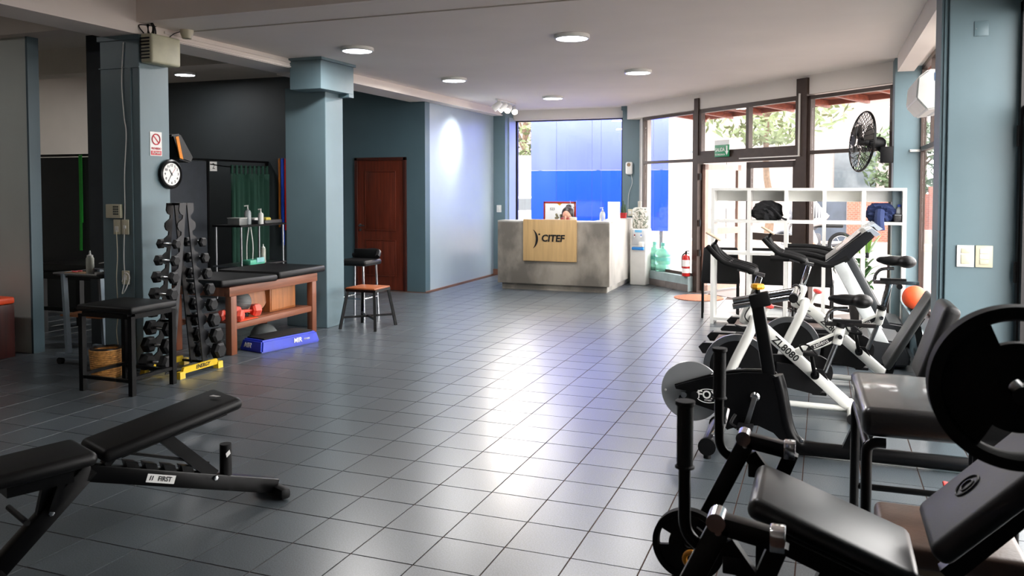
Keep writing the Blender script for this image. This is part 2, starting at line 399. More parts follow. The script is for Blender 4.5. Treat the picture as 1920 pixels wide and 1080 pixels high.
# ---- street facade, turned 45 degrees
DX = DY = 0.70710678
def PF(q, w_, z): return Vector((-2.85 + DX * q + DX * w_, 13.76 - DX * q + DX * w_, z))   # w_ > 0 towards the street
def fbox(g, q0, q1, w0, w1, z0, z1):
    g.prism([PF(q0, w0, z0), PF(q1, w0, z0), PF(q1, w1, z0), PF(q0, w1, z0)], (0, 0, z1 - z0))
g = G(); fbox(g, -0.5, 5.25, -0.02, 0.18, 2.76, 3.05); g.build('wall_header', CEIL, label='white header over the street facade', kind='structure', flat=True)
g = G(); g.prism([(-3.02, 14.19, 0), (-2.85, 13.76, 0), (-2.75, 13.86, 0), (-2.93, 14.5, 0), (-3.02, 14.5, 0)], (0, 0, 2.95)); g.build('trim_6', GLOSSW, label='white reveal beside the teal column', kind='structure', flat=True)
g = G(); fbox(g, -0.3, 1.42, -0.13, 0.1, 0, 0.23); lowwall = g.build('wall_low', mat('pale_teal_sill_paint', (150, 168, 170), rough=0.5), label='low painted sill wall under the street window', kind='structure', flat=True)
bt = mat('grey_skirting_tile', (112, 106, 104), rough=0.45, var=0.15)
base = thing('baseboard_facade', 'grey tile skirting under the street window', None, (0, 0, 0), kind='structure')
for k in range(6):
    g = G(); fbox(g, -0.28 + k * 0.285, -0.28 + k * 0.285 + 0.281, -0.142, -0.131, 0.002, 0.105); g.build('tile', bt, base, flat=True)
def facade_window(name, label, q0, q1, z0, z1, bars_q=(), bars_z=(), mats=BRONZE, t=0.045, d=0.07):
    r = thing(name, label, None, tuple(PF((q0 + q1) / 2, 0, 0)), kind='structure')
    g = G(); frame_rect(g, PF, q0, q1, z0, z1, t, d); under(g.build('window_frame', mats, flat=True), r)
    qs = [q0 + t] + sorted(bars_q) + [q1 - t]; zs = [z0 + t] + sorted(bars_z) + [z1 - t]
    for b in bars_q: g = G(); plate(g, PF, b - t / 2, b + t / 2, z0 + t, z1 - t, d); under(g.build('mullion', mats, flat=True), r)
    for b in bars_z: g = G(); plate(g, PF, q0 + t, q1 - t, b - t / 2, b + t / 2, d); under(g.build('transom', mats, flat=True), r)
    for a, b in zip(qs, qs[1:]):
        for c, e in zip(zs, zs[1:]):
            g = G(); plate(g, PF, a + .002, b - .002, c + .002, e - .002, 0.006); under(g.build('pane', GLASS, flat=True), r)
    return r
facade_window('window_2', 'tall street window behind the water bottles', 0.0, 1.43, 0.23, 2.75, bars_z=(2.0,))
g = G(); fbox(g, 1.43, 1.53, -0.05, 0.06, 0, 2.93); g.build('trim_7', BRONZE, label='brown facade post beside the extinguisher', kind='structure', flat=True)
facade_window('window_3', 'sliding transom window above the entrance', 1.53, 3.6, 2.07, 2.76, bars_q=(2.62,), t=0.06)
g = G(); fbox(g, 1.53, 3.62, -0.05, 0.06, 1.95, 2.07); g.build('trim_8', BRONZE, label='brown lintel between entrance door and transom', kind='structure', flat=True)
g = G(); fbox(g, 3.58, 3.76, -0.06, 0.08, 0, 2.97); g.build('trim_9', BRONZE, label='heavy brown corner post of the entrance', kind='structure', flat=True)
g = G(); fbox(g, 2.5, 3.66, -0.075, -0.055, 1.985, 2.0); fbox(g, 3.645, 3.66, -0.085, -0.065, 1.985, 2.78); g.build('trim_10', GLOSSW, label='white cable duct along the entrance lintel', kind='structure', flat=True)
facade_window('window_4', 'wide street window behind the wall fan', 3.76, 5.05, 0.1, 2.74, bars_z=(2.03,), bars_q=())
# entrance door, fixed leaf and open leaf
def door_leaf(name, label, P, L, mats=BRONZE):
    r = thing(name, label, None, tuple(P(0, 0, 0)), kind='structure')
    g = G(); frame_rect(g, P, 0, L, 0.02, 1.94, 0.085, 0.05); under(g.build('door_frame', mats, flat=True), r)
    g = G(); plate(g, P, 0.085, L - 0.085, 0.87, 0.97, 0.05); under(g.build('mid_rail', mats, flat=True), r)
    for c, e in ((0.1, 0.87), (0.97, 1.86)):
        g = G(); plate(g, P, 0.087, L - 0.087, c, e, 0.006); under(g.build('pane', GLASS, flat=True), r)
    return r
door_leaf('door_2', 'closed glazed leaf of the brown entrance door', lambda u, w_, z: PF(2.6 + u, w_, z), 0.98)
_h = PF(1.58, 0.03, 0)
dl = door_leaf('door_3', 'open glazed leaf of the brown entrance door', lambda u, w_, z: _h + Vector((0.45 * u - 0.89 * w_, 0.89 * u + 0.45 * w_, z)), 0.98, mat('pale_brown_frame', (150, 118, 104), rough=0.4))
for z in (0.55, 1.0, 1.7):
    g = G(); g.cyl(PF(1.56, -0.02, z), PF(1.56, -0.02, z + 0.1), 0.014, seg=10); under(g.build('hinge', INK), dl)

# ---- side window between the two right hand columns, and the door beyond
g = G(); g.bb((0.8, 6.35, 0), (1.0, 9.93, 0.36)); g.bb((0.78, 6.35, 0.34), (1.0, 9.93, 0.36)); g.build('wall_side_low', TEAL, label='low wall under the side window', kind='structure', flat=True)
def PS(u, w_, z): return Vector((0.98 + w_, u, z))
r = thing('window_5', 'side window under the air conditioner', None, (0.98, 8.1, 0), kind='structure')
g = G(); frame_rect(g, PS, 6.35, 9.93, 0.36, 2.9, 0.045, 0.05); under(g.build('window_frame', BRONZE, flat=True), r)
g = G(); plate(g, PS, 6.4, 9.88, 1.98, 2.03, 0.05); under(g.build('transom', BRONZE, flat=True), r)
g = G(); plate(g, PS, 9.02, 9.07, 2.03, 2.86, 0.05); under(g.build('mullion', BRONZE, flat=True), r)
for c, e in ((0.4, 1.98), (2.03, 2.86)):
    g = G(); plate(g, PS, 6.4, 9.88, c, e, 0.006); under(g.build('pane', GLASS, flat=True), r)
def PD(u, w_, z): return Vector((1.16 + w_, u, z))
r = thing('door_4', 'dark framed glass door at the right edge', None, (1.16, 5.3, 0), kind='structure')
g = G(); frame_rect(g, PD, 3.2, 5.98, 0.0, 2.75, 0.07, 0.07); frame_rect(g, PD, 4.62, 5.9, 0.0, 2.1, 0.06, 0.05); frame_rect(g, PD, 3.27, 4.6, 0.0, 2.1, 0.06, 0.05); under(g.build('door_frame', INKF, flat=True), r)
for u0, u1, c, e in ((4.68, 5.84, 0.06, 2.04), (3.33, 4.54, 0.06, 2.04), (3.27, 5.9, 2.12, 2.68)):
    g = G(); plate(g, PD, u0, u1, c, e, 0.006); under(g.build('pane', GLASS, flat=True), r)
for z in (1.0, 1.85):
    g = G(); g.cyl((1.12, 5.93, z), (1.12, 5.93, z + 0.13), 0.013, seg=10); under(g.build('hinge', INK), r)

# ---- wooden door in the dark teal wall
DW = wood('mahogany', (86, 34, 20), rough=0.35, axis='Z', var=0.4)
r = thing('door_1', 'dark mahogany door with two raised panels', None, (-6.41, 11.2, 0), kind='structure')
g = G()
for a, b, c, e in ((-6.86, -6.81, 0, 2.05), (-6.01, -5.96, 0, 2.05), (-6.86, -5.96, 2.0, 2.05)): g.bb((a, 11.165, c), (b, 11.2, e), bev=0.004)
under(g.build('door_frame', wood('dark_door_frame', (58, 22, 14), axis='Z')), r)
g = G(); g.bb((-6.81, 11.18, 0.01), (-6.01, 11.2, 2.0)); under(g.build('door_slab', DW), r)
for z0, z1 in ((0.22, 0.78), (0.92, 1.84)):
    g = G()
    for a, b, c, e in ((-6.68, -6.665, z0, z1), (-6.155, -6.14, z0, z1), (-6.68, -6.14, z0, z0 + .015), (-6.68, -6.14, z1 - .015, z1)): g.bb((a, 11.168, c), (b, 11.182, e), bev=0.005)
    g.bb((-6.66, 11.172, z0 + .02), (-6.16, 11.182, z1 - .02), bev=0.008); under(g.build('panel', DW), r)
g = G(); g.cyl((-6.765, 11.18, 1.0), (-6.765, 11.13, 1.0), 0.012); g.tube([(-6.765, 11.135, 1.0), (-6.72, 11.13, 1.0), (-6.67, 11.133, 0.995)], 0.009); g.cyl((-6.765, 11.182, 1.0), (-6.765, 11.172, 1.0), 0.025); g.cyl((-6.765, 11.182, 0.93), (-6.765, 11.172, 0.93), 0.02)
under(g.build('handle', STEEL), r)

# ================================================================ OUTSIDE
PAVE = mat('pale_concrete_paving', (116, 108, 104), rough=0.8, var=0.12, scale=1.2)
WHITEW = mat('white_render_wall', (146, 138, 135), rough=0.85, var=0.05, scale=0.6)
def brick_material():
    m = bpy.data.materials.new('red_brick'); m.use_nodes = True; nt = m.node_tree; N = nt.nodes; L = nt.links; b = N['Principled BSDF']
    tc = N.new('ShaderNodeTexCoord'); mp = N.new('ShaderNodeMapping'); mp.inputs['Rotation'].default_value = (PI / 2, 0, 0); L.new(tc.outputs['Object'], mp.inputs[0])
    br = N.new('ShaderNodeTexBrick'); br.inputs['Scale'].default_value = 4.2; br.inputs['Color1'].default_value = lin((136, 70, 56)); br.inputs['Color2'].default_value = lin((150, 82, 66)); br.inputs['Mortar'].default_value = lin((150, 132, 122)); br.inputs['Mortar Size'].default_value = 0.014
    L.new(mp.outputs[0], br.inputs['Vector']); L.new(br.outputs['Color'], b.inputs['Base Color']); b.inputs['Roughness'].default_value = 0.85
    return m
BRICK = brick_material()
g = G(); g.bb((-45, 9.0, -0.2), (45, 70, -0.13)); g.bb((1.5, -5, -0.2), (45, 9.0, -0.13)); g.build('ground', PAVE, flat=True, label='pale concrete forecourt and street outside', kind='structure')
g = G(); g.bb((-45, 24.5, -0.13), (45, 25.6, 0.02)); g.build('kerb', mat('kerb_stone', (198, 170, 150), rough=0.8), flat=True, label='kerb on the far side of the street', kind='structure')
# entrance step outside
g = G(); fbox(g, 1.3, 4.0, 0.08, 1.4, -0.13, -0.01); g.build('pavement', PAVE, flat=True, label='paved step outside the entrance', kind='structure')
# blue sheets fixed outside the back window
BLUE1 = mat('cobalt_blue_sheet', (10, 66, 235), rough=0.35, var=0.05, scale=1.5)
BLUE2 = mat('glare_pale_blue_sheet', (92, 104, 226), rough=0.35, var=0.08, scale=1.2)  # upper row: sky glare on the sheets painted in as a paler blue
hoard = thing('hoarding', 'cobalt blue hoarding of flat sheets outside the back window', 'hoarding', (-4.2, 16.4, 0))
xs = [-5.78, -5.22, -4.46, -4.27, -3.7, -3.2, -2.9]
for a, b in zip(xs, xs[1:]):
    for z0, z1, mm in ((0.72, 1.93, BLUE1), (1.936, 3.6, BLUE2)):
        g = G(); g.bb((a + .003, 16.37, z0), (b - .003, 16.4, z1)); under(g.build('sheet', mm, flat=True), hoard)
for x in (-5.6, -4.35, -3.05):
    g = G(); g.bb((x - .03, 16.41, -0.13), (x + .03, 16.47, 3.6)); under(g.build('post', STEEL, flat=True), hoard)
# canopy of red tiles outside the facade
RED = mat('terracotta_eaves', (150, 84, 62), rough=0.8, var=0.2, scale=8)
cn = thing('canopy', 'terracotta tiled canopy over the street windows', 'canopy', tuple(PF(3, 0.6, 0)))
g = G(); g.prism([PF(-0.4, 0.2, 3.0), PF(5.6, 0.2, 3.0), PF(5.6, 1.5, 2.86), PF(-0.4, 1.5, 2.86)], (0, 0, 0.1)); under(g.build('soffit', RED, flat=True), cn)
for k in range(9):
    q = -0.3 + k * 0.72
    g = G(); g.bar(PF(q, 0.2, 2.94), PF(q, 1.5, 2.8), 0.06, 0.1); under(g.build('rafter', wood('rafter_wood', (150, 78, 56), axis='X'), flat=True), cn)
g = G(); g.bar(PF(-0.4, 1.5, 2.86), PF(5.6, 1.5, 2.86), 0.06, 0.14); under(g.build('fascia', RED, flat=True), cn)
# white house across the street with a long wall, brick piers and a dark window
hs = thing('house', 'white rendered house across the street with dark windows', 'house', (0, 33, -0.13))
def hb(n, a, b, m): g = G(); g.bb(a, b); return under(g.build(n, m, flat=True), hs)
hb('wall', (-14, 33, -0.13), (3.4, 39, 5.2), WHITEW)
hb('roof', (-14.6, 32.2, 5.2), (4.0, 39, 5.5), RED)
for x in (-9.0, -5.0, 0.3):
    hb('window', (x, 32.94, 1.2), (x + 1.4, 33.0, 3.0), mat('dark_window_glass', (84, 92, 98), rough=0.1))
bw = thing('garden_wall', 'red brick garden wall beyond the side window', 'wall', (5.5, 27.5, -0.13))
for a, b in (((.64, 27.4, -0.13), (1.3, 27.7, 1.5)), ((1.3, 27.45, -0.13), (2.9, 27.65, 1.38)), ((2.9, 27.4, -0.13), (3.4, 27.7, 1.6)), ((3.4, 27.45, -0.13), (14, 27.65, 1.45))):
    g = G(); g.bb(a, b); under(g.build('brickwork', BRICK, flat=True), bw)
wh = thing('street_wall', 'low white wall along the far pavement', 'wall', (-2, 27.5, -0.13))
for a, b in (((-16, 27.4, -0.13), (-3.0, 27.6, 2.7)), ((-2.98, 27.4, -0.13), (-.35, 27.6, 2.4)), ((1.8, 25.4, -0.13), (14, 25.6, 0.4))):
    g = G(); g.bb(a, b); under(g.build('panel', WHITEW, flat=True), wh)
g = G(); g.bb((-.33, 27.45, -.13), (.62, 27.52, 1.4)); under(g.build('gate', mat('slate_blue_gate', (58, 66, 78), rough=.6, var=.3, scale=2), flat=True), wh)
# trees
LEAF1 = mat('pale_leaf', (92, 104, 66), rough=0.6, var=0.35, scale=3)
LEAF2 = mat('mid_leaf', (62, 80, 50), rough=0.6, var=0.35, scale=3)
BARK = mat('bark', (96, 78, 62), rough=0.9, var=0.3, scale=12, bump=0.3)
def tree(name, label, x, y, h, rx, rz, cz, n, m, leaf=0.14):
    r = thing(name, label, 'tree', (x, y, -0.13), group='trees across the street')
    g = G(); g.tube([(0, 0, 0), (.1, .05, h * .3), (-.05, 0, h * .6), (0, .1, cz + .5 * rz)], lambda t: 0.14 * (1 - .6 * t), smooth=4)
    for k in range(7):
        a = random.uniform(0, 2 * PI); z = cz - rz * random.uniform(.2, .7); e = Vector((math.cos(a) * rx * .7, math.sin(a) * rx * .5, cz + rz * random.uniform(-.2, .5)))
        g.tube([(0, 0, z), e * .5 + Vector((0, 0, z * .5 + .2)), e], lambda t: 0.05 * (1 - .7 * t), seg=6, smooth=4)
    g.build('trunk', BARK, r)
    g = G()
    for k in range(n):
        a = random.uniform(0, 2 * PI); u = random.random() ** .5; t = random.uniform(-1, 1)
        c = Vector((math.cos(a) * rx * u * math.sqrt(max(0, 1 - t * t)), math.sin(a) * rx * u * math.sqrt(max(0, 1 - t * t)), cz + t * rz))
        d = Vector((random.uniform(-1, 1), random.uniform(-1, 1), random.uniform(-1, .3))).normalized(); s_ = d.orthogonal().normalized(); ln = leaf * random.uniform(.7, 1.5)
        g.quad(c - d * ln, c + s_ * ln * .35, c + d * ln, c - s_ * ln * .35)
    g.build('crown', m, r, flat=True)
    return r
tree('street_tree', 'pale feathery tree above the entrance transom', -1.6, 25.5, 4.0, 2.6, 1.6, 4.6, 1500, LEAF1)
tree('street_tree', 'bushy tree behind the wall fan', 2.6, 29.6, 3.0, 1.7, 1.2, 2.6, 1100, LEAF2)
tree('street_tree', 'pale tree glimpsed left of the blue hoarding', -11.2, 31, 4.5, 1.6, 1.6, 4.2, 700, LEAF1)
tree('street_tree', 'leafy tree beyond the side window', 6.0, 29.5, 3.2, 1.2, 1.0, 2.3, 800, LEAF2)
# white car
car = thing('parked_car', 'white parked car glimpsed left of the blue hoarding', 'car', (-8.9, 24.4, -0.13), rz=0.05)
CARW = mat('white_car_paint', (236, 236, 236), rough=0.2, coat=0.5, var=0.02)
prof = [(-2.0, .35), (-2.0, .75), (-1.9, .9), (-1.0, 1.0), (-.35, 1.42), (.9, 1.46), (1.6, 1.05), (2.0, .95), (2.05, .5), (2.0, .3), (-1.9, .28)]
g = G(); g.prism([(x, -.8, z) for x, z in prof], (0, 1.6, 0)); bmesh.ops.bevel(g.bm, geom=list(g.bm.edges), offset=0.05, segments=2, affect='EDGES'); g.build('body', CARW, car)
g = G(); g.prism([(-.92, -.81, 1.0), (-.35, -.81, 1.36), (.85, -.81, 1.38), (1.4, -.81, 1.03)], (0, 1.62, 0)); g.build('glazing', mat('car_glass', (60, 66, 72), rough=0.08), car)
for x in (-1.25, 1.3):
    for y in (-.78, .78):
        wl = G().lathe([(0, -.09), (.2, -.09), (.31, -.07), (.31, .07), (.2, .09), (0, .09)], (x, y, .31), (0, 1, 0)).build('wheel', RUBBER, car)
        G().lathe([(0, -.1), (.19, -.1), (.19, .1), (0, .1)], (x, y, .31), (0, 1, 0)).build('rim', STEEL, wl)
# motorcycle with striped cover
mc = thing('motorcycle', 'silver motorcycle ridden past outside the entrance door', 'motorcycle', (-0.3, 21.6, -0.13), rz=0.06)
for x in (-.68, .68):
    wl = G().ring((x, 0, .31), (0, 1, 0), .27, .045).build('wheel', RUBBER, mc)
    g = G(); g.ring((x, 0, .31), (0, 1, 0), .225, .02); g.cyl((x, -.06, .31), (x, .06, .31), .04)
    for k in range(6): a = k * PI / 3; g.cyl((x, 0, .31), (x + .22 * math.cos(a), 0, .31 + .22 * math.sin(a)), .008, seg=6)
    g.build('rim', STEEL, wl)
g = G(); g.bar((-.68, -.07, .31), (-.42, -.07, .95), .04, .04); g.bar((-.68, .07, .31), (-.42, .07, .95), .04, .04); g.build('fork', CHROME, mc)
g = G(); g.tube([(-.42, -.36, 1.05), (-.4, -.2, 1.08), (-.45, 0, 1.0), (-.4, .2, 1.08), (-.42, .36, 1.05)], .014); g.build('handlebar', BLACK, mc)
g = G(); g.sph((-.1, 0, .78), .2, (1.35, .7, .75)); g.build('tank', mat('silver_paint', (104, 106, 112), rough=0.4, metal=.3), mc)
g = G(); g.box((.35, 0, .78), (.75, .26, .1), bev=.04); g.build('seat', VINYL, mc)
g = G(); g.box((0, 0, .42), (.42, .28, .32), bev=.05); g.bar((-.4, 0, .85), (.0, 0, .35), .06, .06); g.bar((.0, 0, .3), (.68, 0, .31), .05, .05); g.tube([(.1, .14, .3), (.5, .16, .28), (.9, .17, .36)], .045); g.build('engine', mat('dark_engine_metal', (60, 60, 64), rough=.5), mc)
g = G(); g.tube([(-.92, 0, .52), (-.68, 0, .64), (-.42, 0, .52)], .05); g.build('mudguard', mat('silver_paint', (176, 178, 182)), mc)
def stripes():
    m = bpy.data.materials.new('striped_cloth'); m.use_nodes = True; nt = m.node_tree; N = nt.nodes; L = nt.links
    tc = N.new('ShaderNodeTexCoord'); wv = N.new('ShaderNodeTexWave'); wv.inputs['Scale'].default_value = 5.0; wv.bands_direction = 'X'; L.new(tc.outputs['Object'], wv.inputs[0])
    rp = N.new('ShaderNodeValToRGB'); rp.color_ramp.interpolation = 'CONSTANT'; rp.color_ramp.elements[0].color = lin((70, 72, 76)); rp.color_ramp.elements[1].position = .5; rp.color_ramp.elements[1].color = lin((236, 234, 230))
    L.new(wv.outputs['Fac'], rp.inputs[0]); L.new(rp.outputs[0], N['Principled BSDF'].inputs['Base Color']); return m
g = G(); g.sph((-.52, 0, .98), .14, (.7, .9, .9)); g.prism([(-.6, -.1, .95), (-.5, -.1, 1.2), (-.42, -.1, 1.0)], (0, .2, 0)); g.build('headlight_fairing', mat('silver_paint', (104, 106, 112)), mc)
def rider():
    r = thing('person', 'person in a striped shirt and pale trousers riding the motorcycle outside', 'person', (-.3, 21.6, -0.13), rz=0.06)
    g = G()
    g.sph((-.14, 0, 1.5), .1, (.95, .78, 1.15)); g.sph((-.235, 0, 1.49), .02, (1, .7, 1)); g.sph((-.14, .08, 1.49), .02); g.sph((-.14, -.08, 1.49), .02); g.cyl((-.1, 0, 1.42), (-.03, 0, 1.3), .05, .06)
    g.tube([(-.02, 0, 1.3), (.08, 0, 1.15), (.22, 0, .98), (.3, 0, .9)], lambda t: .13 + .02 * t, seg=16)
    for s_ in (-1, 1):
        g.sph((-.01, s_ * .15, 1.27), .065); g.tube([(-.01, s_ * .17, 1.27), (-.12, s_ * .24, 1.08), (-.36, s_ * .28, 1.07)], lambda t: .05 - .018 * t, seg=10); g.sph((-.39, s_ * .28, 1.07), .04, (1.2, .9, .8))
        for f in range(4): g.tube([(-.4, s_ * .26 + f * .018 * s_, 1.075), (-.44, s_ * .26 + f * .018 * s_, 1.06), (-.43, s_ * .26 + f * .018 * s_, 1.03)], .01, seg=6, smooth=3)
        g.tube([(.28, s_ * .1, .9), (-.06, s_ * .19, .78), (.06, s_ * .19, .42), (.05, s_ * .19, .3)], lambda t: .09 - .045 * t, seg=12); g.sph((.0, s_ * .19, .27), .05, (1.9, .8, .7))
    o = g.build('body', mat('skin', (196, 142, 118)), r); m = o.modifiers.new('unite', 'REMESH'); m.mode = 'VOXEL'; m.voxel_size = .014; m.use_smooth_shade = True
    g = G(); g.sph((-.125, 0, 1.535), .108, (.95, .84, 1.0)); g.build('hair', mat('dark_brown_hair', (34, 22, 18)), r)
    g = G(); g.tube([(-.03, 0, 1.31), (.08, 0, 1.15), (.22, 0, .98), (.29, 0, .91)], lambda t: .145 + .02 * t, seg=18)
    for s_ in (-1, 1): g.tube([(-.01, s_ * .1, 1.27), (-.03, s_ * .18, 1.24), (-.12, s_ * .24, 1.09)], lambda t: .075 - .012 * t, seg=12)
    g.build('striped_shirt', stripes(), r)
    g = G()
    for s_ in (-1, 1): g.tube([(.3, s_ * .08, .9), (-.06, s_ * .19, .785), (.06, s_ * .19, .42), (.05, s_ * .19, .36)], lambda t: .105 - .04 * t, seg=12)
    g.build('trousers', mat('pale_trousers', (150, 146, 144), rough=.9), r)
rider()

# ================================================================ CEILING LAMPS
LEDW = mat('led_diffuser', (255, 255, 255), emit=((238, 242, 255), 14.0), var=0.0)
def ceiling_lamp(label, x, y, z, power=1.0):
    r = thing('ceiling_lamp', label, 'ceiling lamp', (x, y, z), group='round LED ceiling lamps')
    G().lathe([(.165, 0), (.165, -.03), (.155, -.036), (.145, -.036), (.145, -.02)], seg=40).build('rim', WHITEP, r)
    G().lathe([(0, -.035), (.145, -.034)], seg=40).build('diffuser', LEDW, r)
    l = bpy.data.lights.new('lamp_light', 'AREA'); l.shape = 'DISK'; l.size = .28; l.energy = LAMP_W * power; l.color = (1.0, .97, .94)
    lo = bpy.data.objects.new('lamp_light', l); COL.objects.link(lo); lo.parent = r; lo.location = (0, 0, -.045)
ceiling_lamp('round LED lamp nearest the column capital', -4.44, 7.30, 3.0)
ceiling_lamp('largest round LED lamp, in the middle of the ceiling', -2.21, 7.39, 3.0)
ceiling_lamp('round LED lamp nearest the pale slate wall', -4.51, 9.78, 3.0)
ceiling_lamp('round LED lamp on the window side, above the door sign', -2.13, 9.90, 3.0)
ceiling_lamp('farthest and smallest round LED lamp above the reception', -3.98, 12.29, 3.0)
ceiling_lamp('round LED lamp inside the treatment alcove', -9.36, 10.30, 3.37, .25)
ceiling_lamp('round LED lamp over the near end of the hall', -1.0, 4.3, 3.42, .28)
ceiling_lamp('round LED lamp over the orange lidded box', -7.9, 3.6, 3.37, .3)

# track spotlights
tr = thing('track_spotlight', 'white ceiling bar with four spotlight heads near the corner', 'spotlight', (-4.9, 12.65, 3.0))
G().bb((-.02, -.42, -.03), (.02, .42, 0), bev=.004).build('ceiling_bar', WHITEP, tr)
LEDS = mat('spot_lens', (255, 255, 255), emit=((255, 236, 215), 9.0), var=0.0)
for k, (y, d, en) in enumerate(((-.38, (-.75, -.1, -.6), 1.6), (-.13, (-.6, -.5, -.7), 1.2), (.12, (.0, -.8, -.5), 2.4), (.38, (.4, -.75, -.55), 2.4))):
    d = Vector(d).normalized()
    p = Vector((0, y, -.11))
    h = G(); h.cyl((0, y, -.03), (0, y, -.1), .008, seg=8); h.lathe([(0, -.075), (.035, -.075), (.05, -.02), (.055, .085), (.05, .085), (.045, .02)], p, d, seg=20)
    hd = h.build('spot_head', WHITEP, tr)
    G().lathe([(0, .06), (.047, .06)], p, d, seg=20).build('lens', LEDS, hd)
    l = bpy.data.lights.new('spot_light', 'SPOT'); l.energy = SPOT_W * en; l.spot_size = math.radians(68); l.spot_blend = 1.0; l.shadow_soft_size = .06; l.color = (1, .93, .86)
    lo = bpy.data.objects.new('spot_light', l); COL.objects.link(lo); lo.parent = hd; lo.location = p + d * .1; lo.rotation_euler = d.to_track_quat('-Z', 'Y').to_euler()

# ================================================================ RECEPTION
CONC = mat('concrete_look_laminate', (138, 131, 121), rough=0.45, var=0.4, scale=2.6, stretch=(1, 1, .6), det=9, pos=(.40, .60))
CONC2 = mat('pale_concrete_laminate', (186, 182, 176), rough=0.4, var=0.2, scale=2.2, stretch=(1, 1, .5), det=9, pos=(.4, .6))
desk = thing('reception_desk', 'concrete look reception counter with a wooden logo board', 'desk', (-3.9, 12.8, 0))
def dk(n, a, b, m, bev=.003): return under(G().bb(a, b, bev=bev).build(n, m), desk)
dk('front_panel', (-4.79, 12.0, .1), (-3.0, 12.04, 1.05), CONC)
dk('plinth', (-4.74, 12.06, 0), (-3.05, 12.1, .1), CONC)
dk('side_panel', (-3.04, 12.04, .1), (-3.0, 13.8, 1.05), CONC2)
dk('side_plinth', (-3.1, 12.1, 0), (-3.06, 13.75, .1), CONC2)
dk('counter_top', (-4.79, 12.0, 1.05), (-3.0, 12.32, 1.075), CONC2)
dk('counter_top', (-3.32, 12.32, 1.05), (-3.0, 13.8, 1.075), CONC2)
dk('inner_panel', (-3.32, 12.3, .1), (-3.29, 13.8, 1.05), CONC2)
dk('work_top', (-4.79, 12.3, .72), (-3.32, 12.9, .75), CONC2)
OAKB = wood('pale_oak', (196, 162, 112), rough=.45, axis='Z', var=.12)
board = dk('logo_board', (-4.35, 11.955, .46), (-3.5, 12.0, 1.1), OAKB)
lt = lettering('lettering', 'CITEF', .145, INK, None, (-3.87, 11.948, .81), FACE_Y, depth=.004, shear=.12, xs=1.0, off=.0035); under(lt, desk)
g = G()
pts = []
for k in range(17):
    a = -1.0 + 2.0 * k / 16; pts.append((-4.275 + .17 * math.cos(a), .80 + .17 * math.sin(a)))
for k in range(1, 16):
    a = 1.0 - 2.0 * k / 16; pts.append((-4.275 + .17 * math.cos(a) - .035 * math.cos(a * 1.5), .80 + .17 * math.sin(a)))
g.prism([(x, 11.944, z) for x, z in pts], (0, .008, 0)); g.cyl((-4.085, 11.944, .872), (-4.085, 11.952, .872), .013)
under(g.build('emblem', INK), desk)

def lathe_thing(name, label, cat, loc, prof, m, seg=24, group=None):
    r = thing(name, label, cat, loc, group=group); G().lathe(prof, seg=seg).build('body', m, r); return r
# framed picture standing behind the desk
fr = thing('picture_frame', 'red framed certificate standing behind the receptionist', 'picture', (-4.26, 13.55, .745))
RW = wood('red_frame_wood', (150, 44, 26), axis='X')
G().bb((-.26, -.01, .28), (.26, .01, .575)).build('sheet', PAPER, fr)
for a, b in (((-.29, -.02, .25), (-.26, .02, .6)), ((.26, -.02, .25), (.29, .02, .6)), ((-.29, -.02, .57), (.29, .02, .6)), ((-.29, -.02, .25), (.29, .02, .28))): G().bb(a, b, bev=.003).build('rail', RW, fr)
g = G(); g.prism([(-.05, -.012, .575), (.05, -.012, .575), (0, -.012, .53)], (0, .004, 0)); g.build('ribbon', mat('gold_ribbon', (214, 150, 40)), fr)
lettering('lettering', '523', .06, INK, fr, (-.13, -.012, .47), FACE_Y)
g = G()
for k in range(14): g.sph((random.uniform(-.08, .1), -.012, .31 + random.uniform(0, .07)), .022, (1, .1, 1), u=8, v=6)
g.build('flower_print', mat('sepia_print', (120, 112, 86), var=.5, scale=20), fr)
g = G(); g.bb((-.3, -.08, 0), (.3, .08, .25)); g.build('stand', BLACKM, fr)
dk('back_cabinet', (-4.7, 13.35, 0), (-3.6, 13.75, .745), CONC2)
# things on the counter
ZC = 1.0755
st = thing('acrylic_sign_holder', 'clear acrylic sign holder with a white notice on the counter', 'sign holder', (-3.2, 13.1, ZC), rz=.05)
G().bb((-.1, -.006, .0), (.1, .006, .28), bev=.002).build('plate', mat('frosted_acrylic', (236, 240, 242), rough=.1), st); G().bb((-.085, -.009, .02), (.085, -.006, .26)).build('notice', PAPER, st)
G().bb((-.1, -.05, 0), (.1, .05, .006)).build('base', WHITEP, st)
sb = thing('sanitizer_bottle', 'clear pump bottle of sanitizer on the reception counter', 'bottle', (-3.17, 12.25, ZC))
CLEAR = mat('clear_gel_plastic', (226, 234, 238), rough=.08, trans=.6)
G().lathe([(0, 0), (.038, 0), (.042, .01), (.042, .11), (.03, .14), (.014, .15), (.014, .165), (0, .165)]).build('bottle', CLEAR, sb)
g = G(); g.cyl((0, 0, .165), (0, 0, .2), .006, seg=8); g.cyl((0, 0, .165), (0, 0, .175), .016); g.bar((.01, 0, .205), (-.04, 0, .2), .012, .012); g.build('pump', WHITEP, sb)
pp = thing('potted_cactus', 'small cactus in a red pot on the counter', 'plant', (-3.15, 13.55, ZC))
G().lathe([(0, 0), (.05, 0), (.062, .075), (.066, .075), (.066, .09), (.055, .09), (.05, .075), (0, .075)]).build('pot', mat('red_glazed_pot', (172, 28, 34), rough=.3), pp)
g = G()
for k, (x, y, h) in enumerate(((0, 0, .22), (.025, .01, .16), (-.025, -.005, .14), (.01, -.02, .12))):
    g.tube([(x, y, .07), (x * 1.2, y, .07 + h * .5), (x * 1.1, y, .07 + h)], lambda t: .02 * (1 - .55 * t), seg=8)
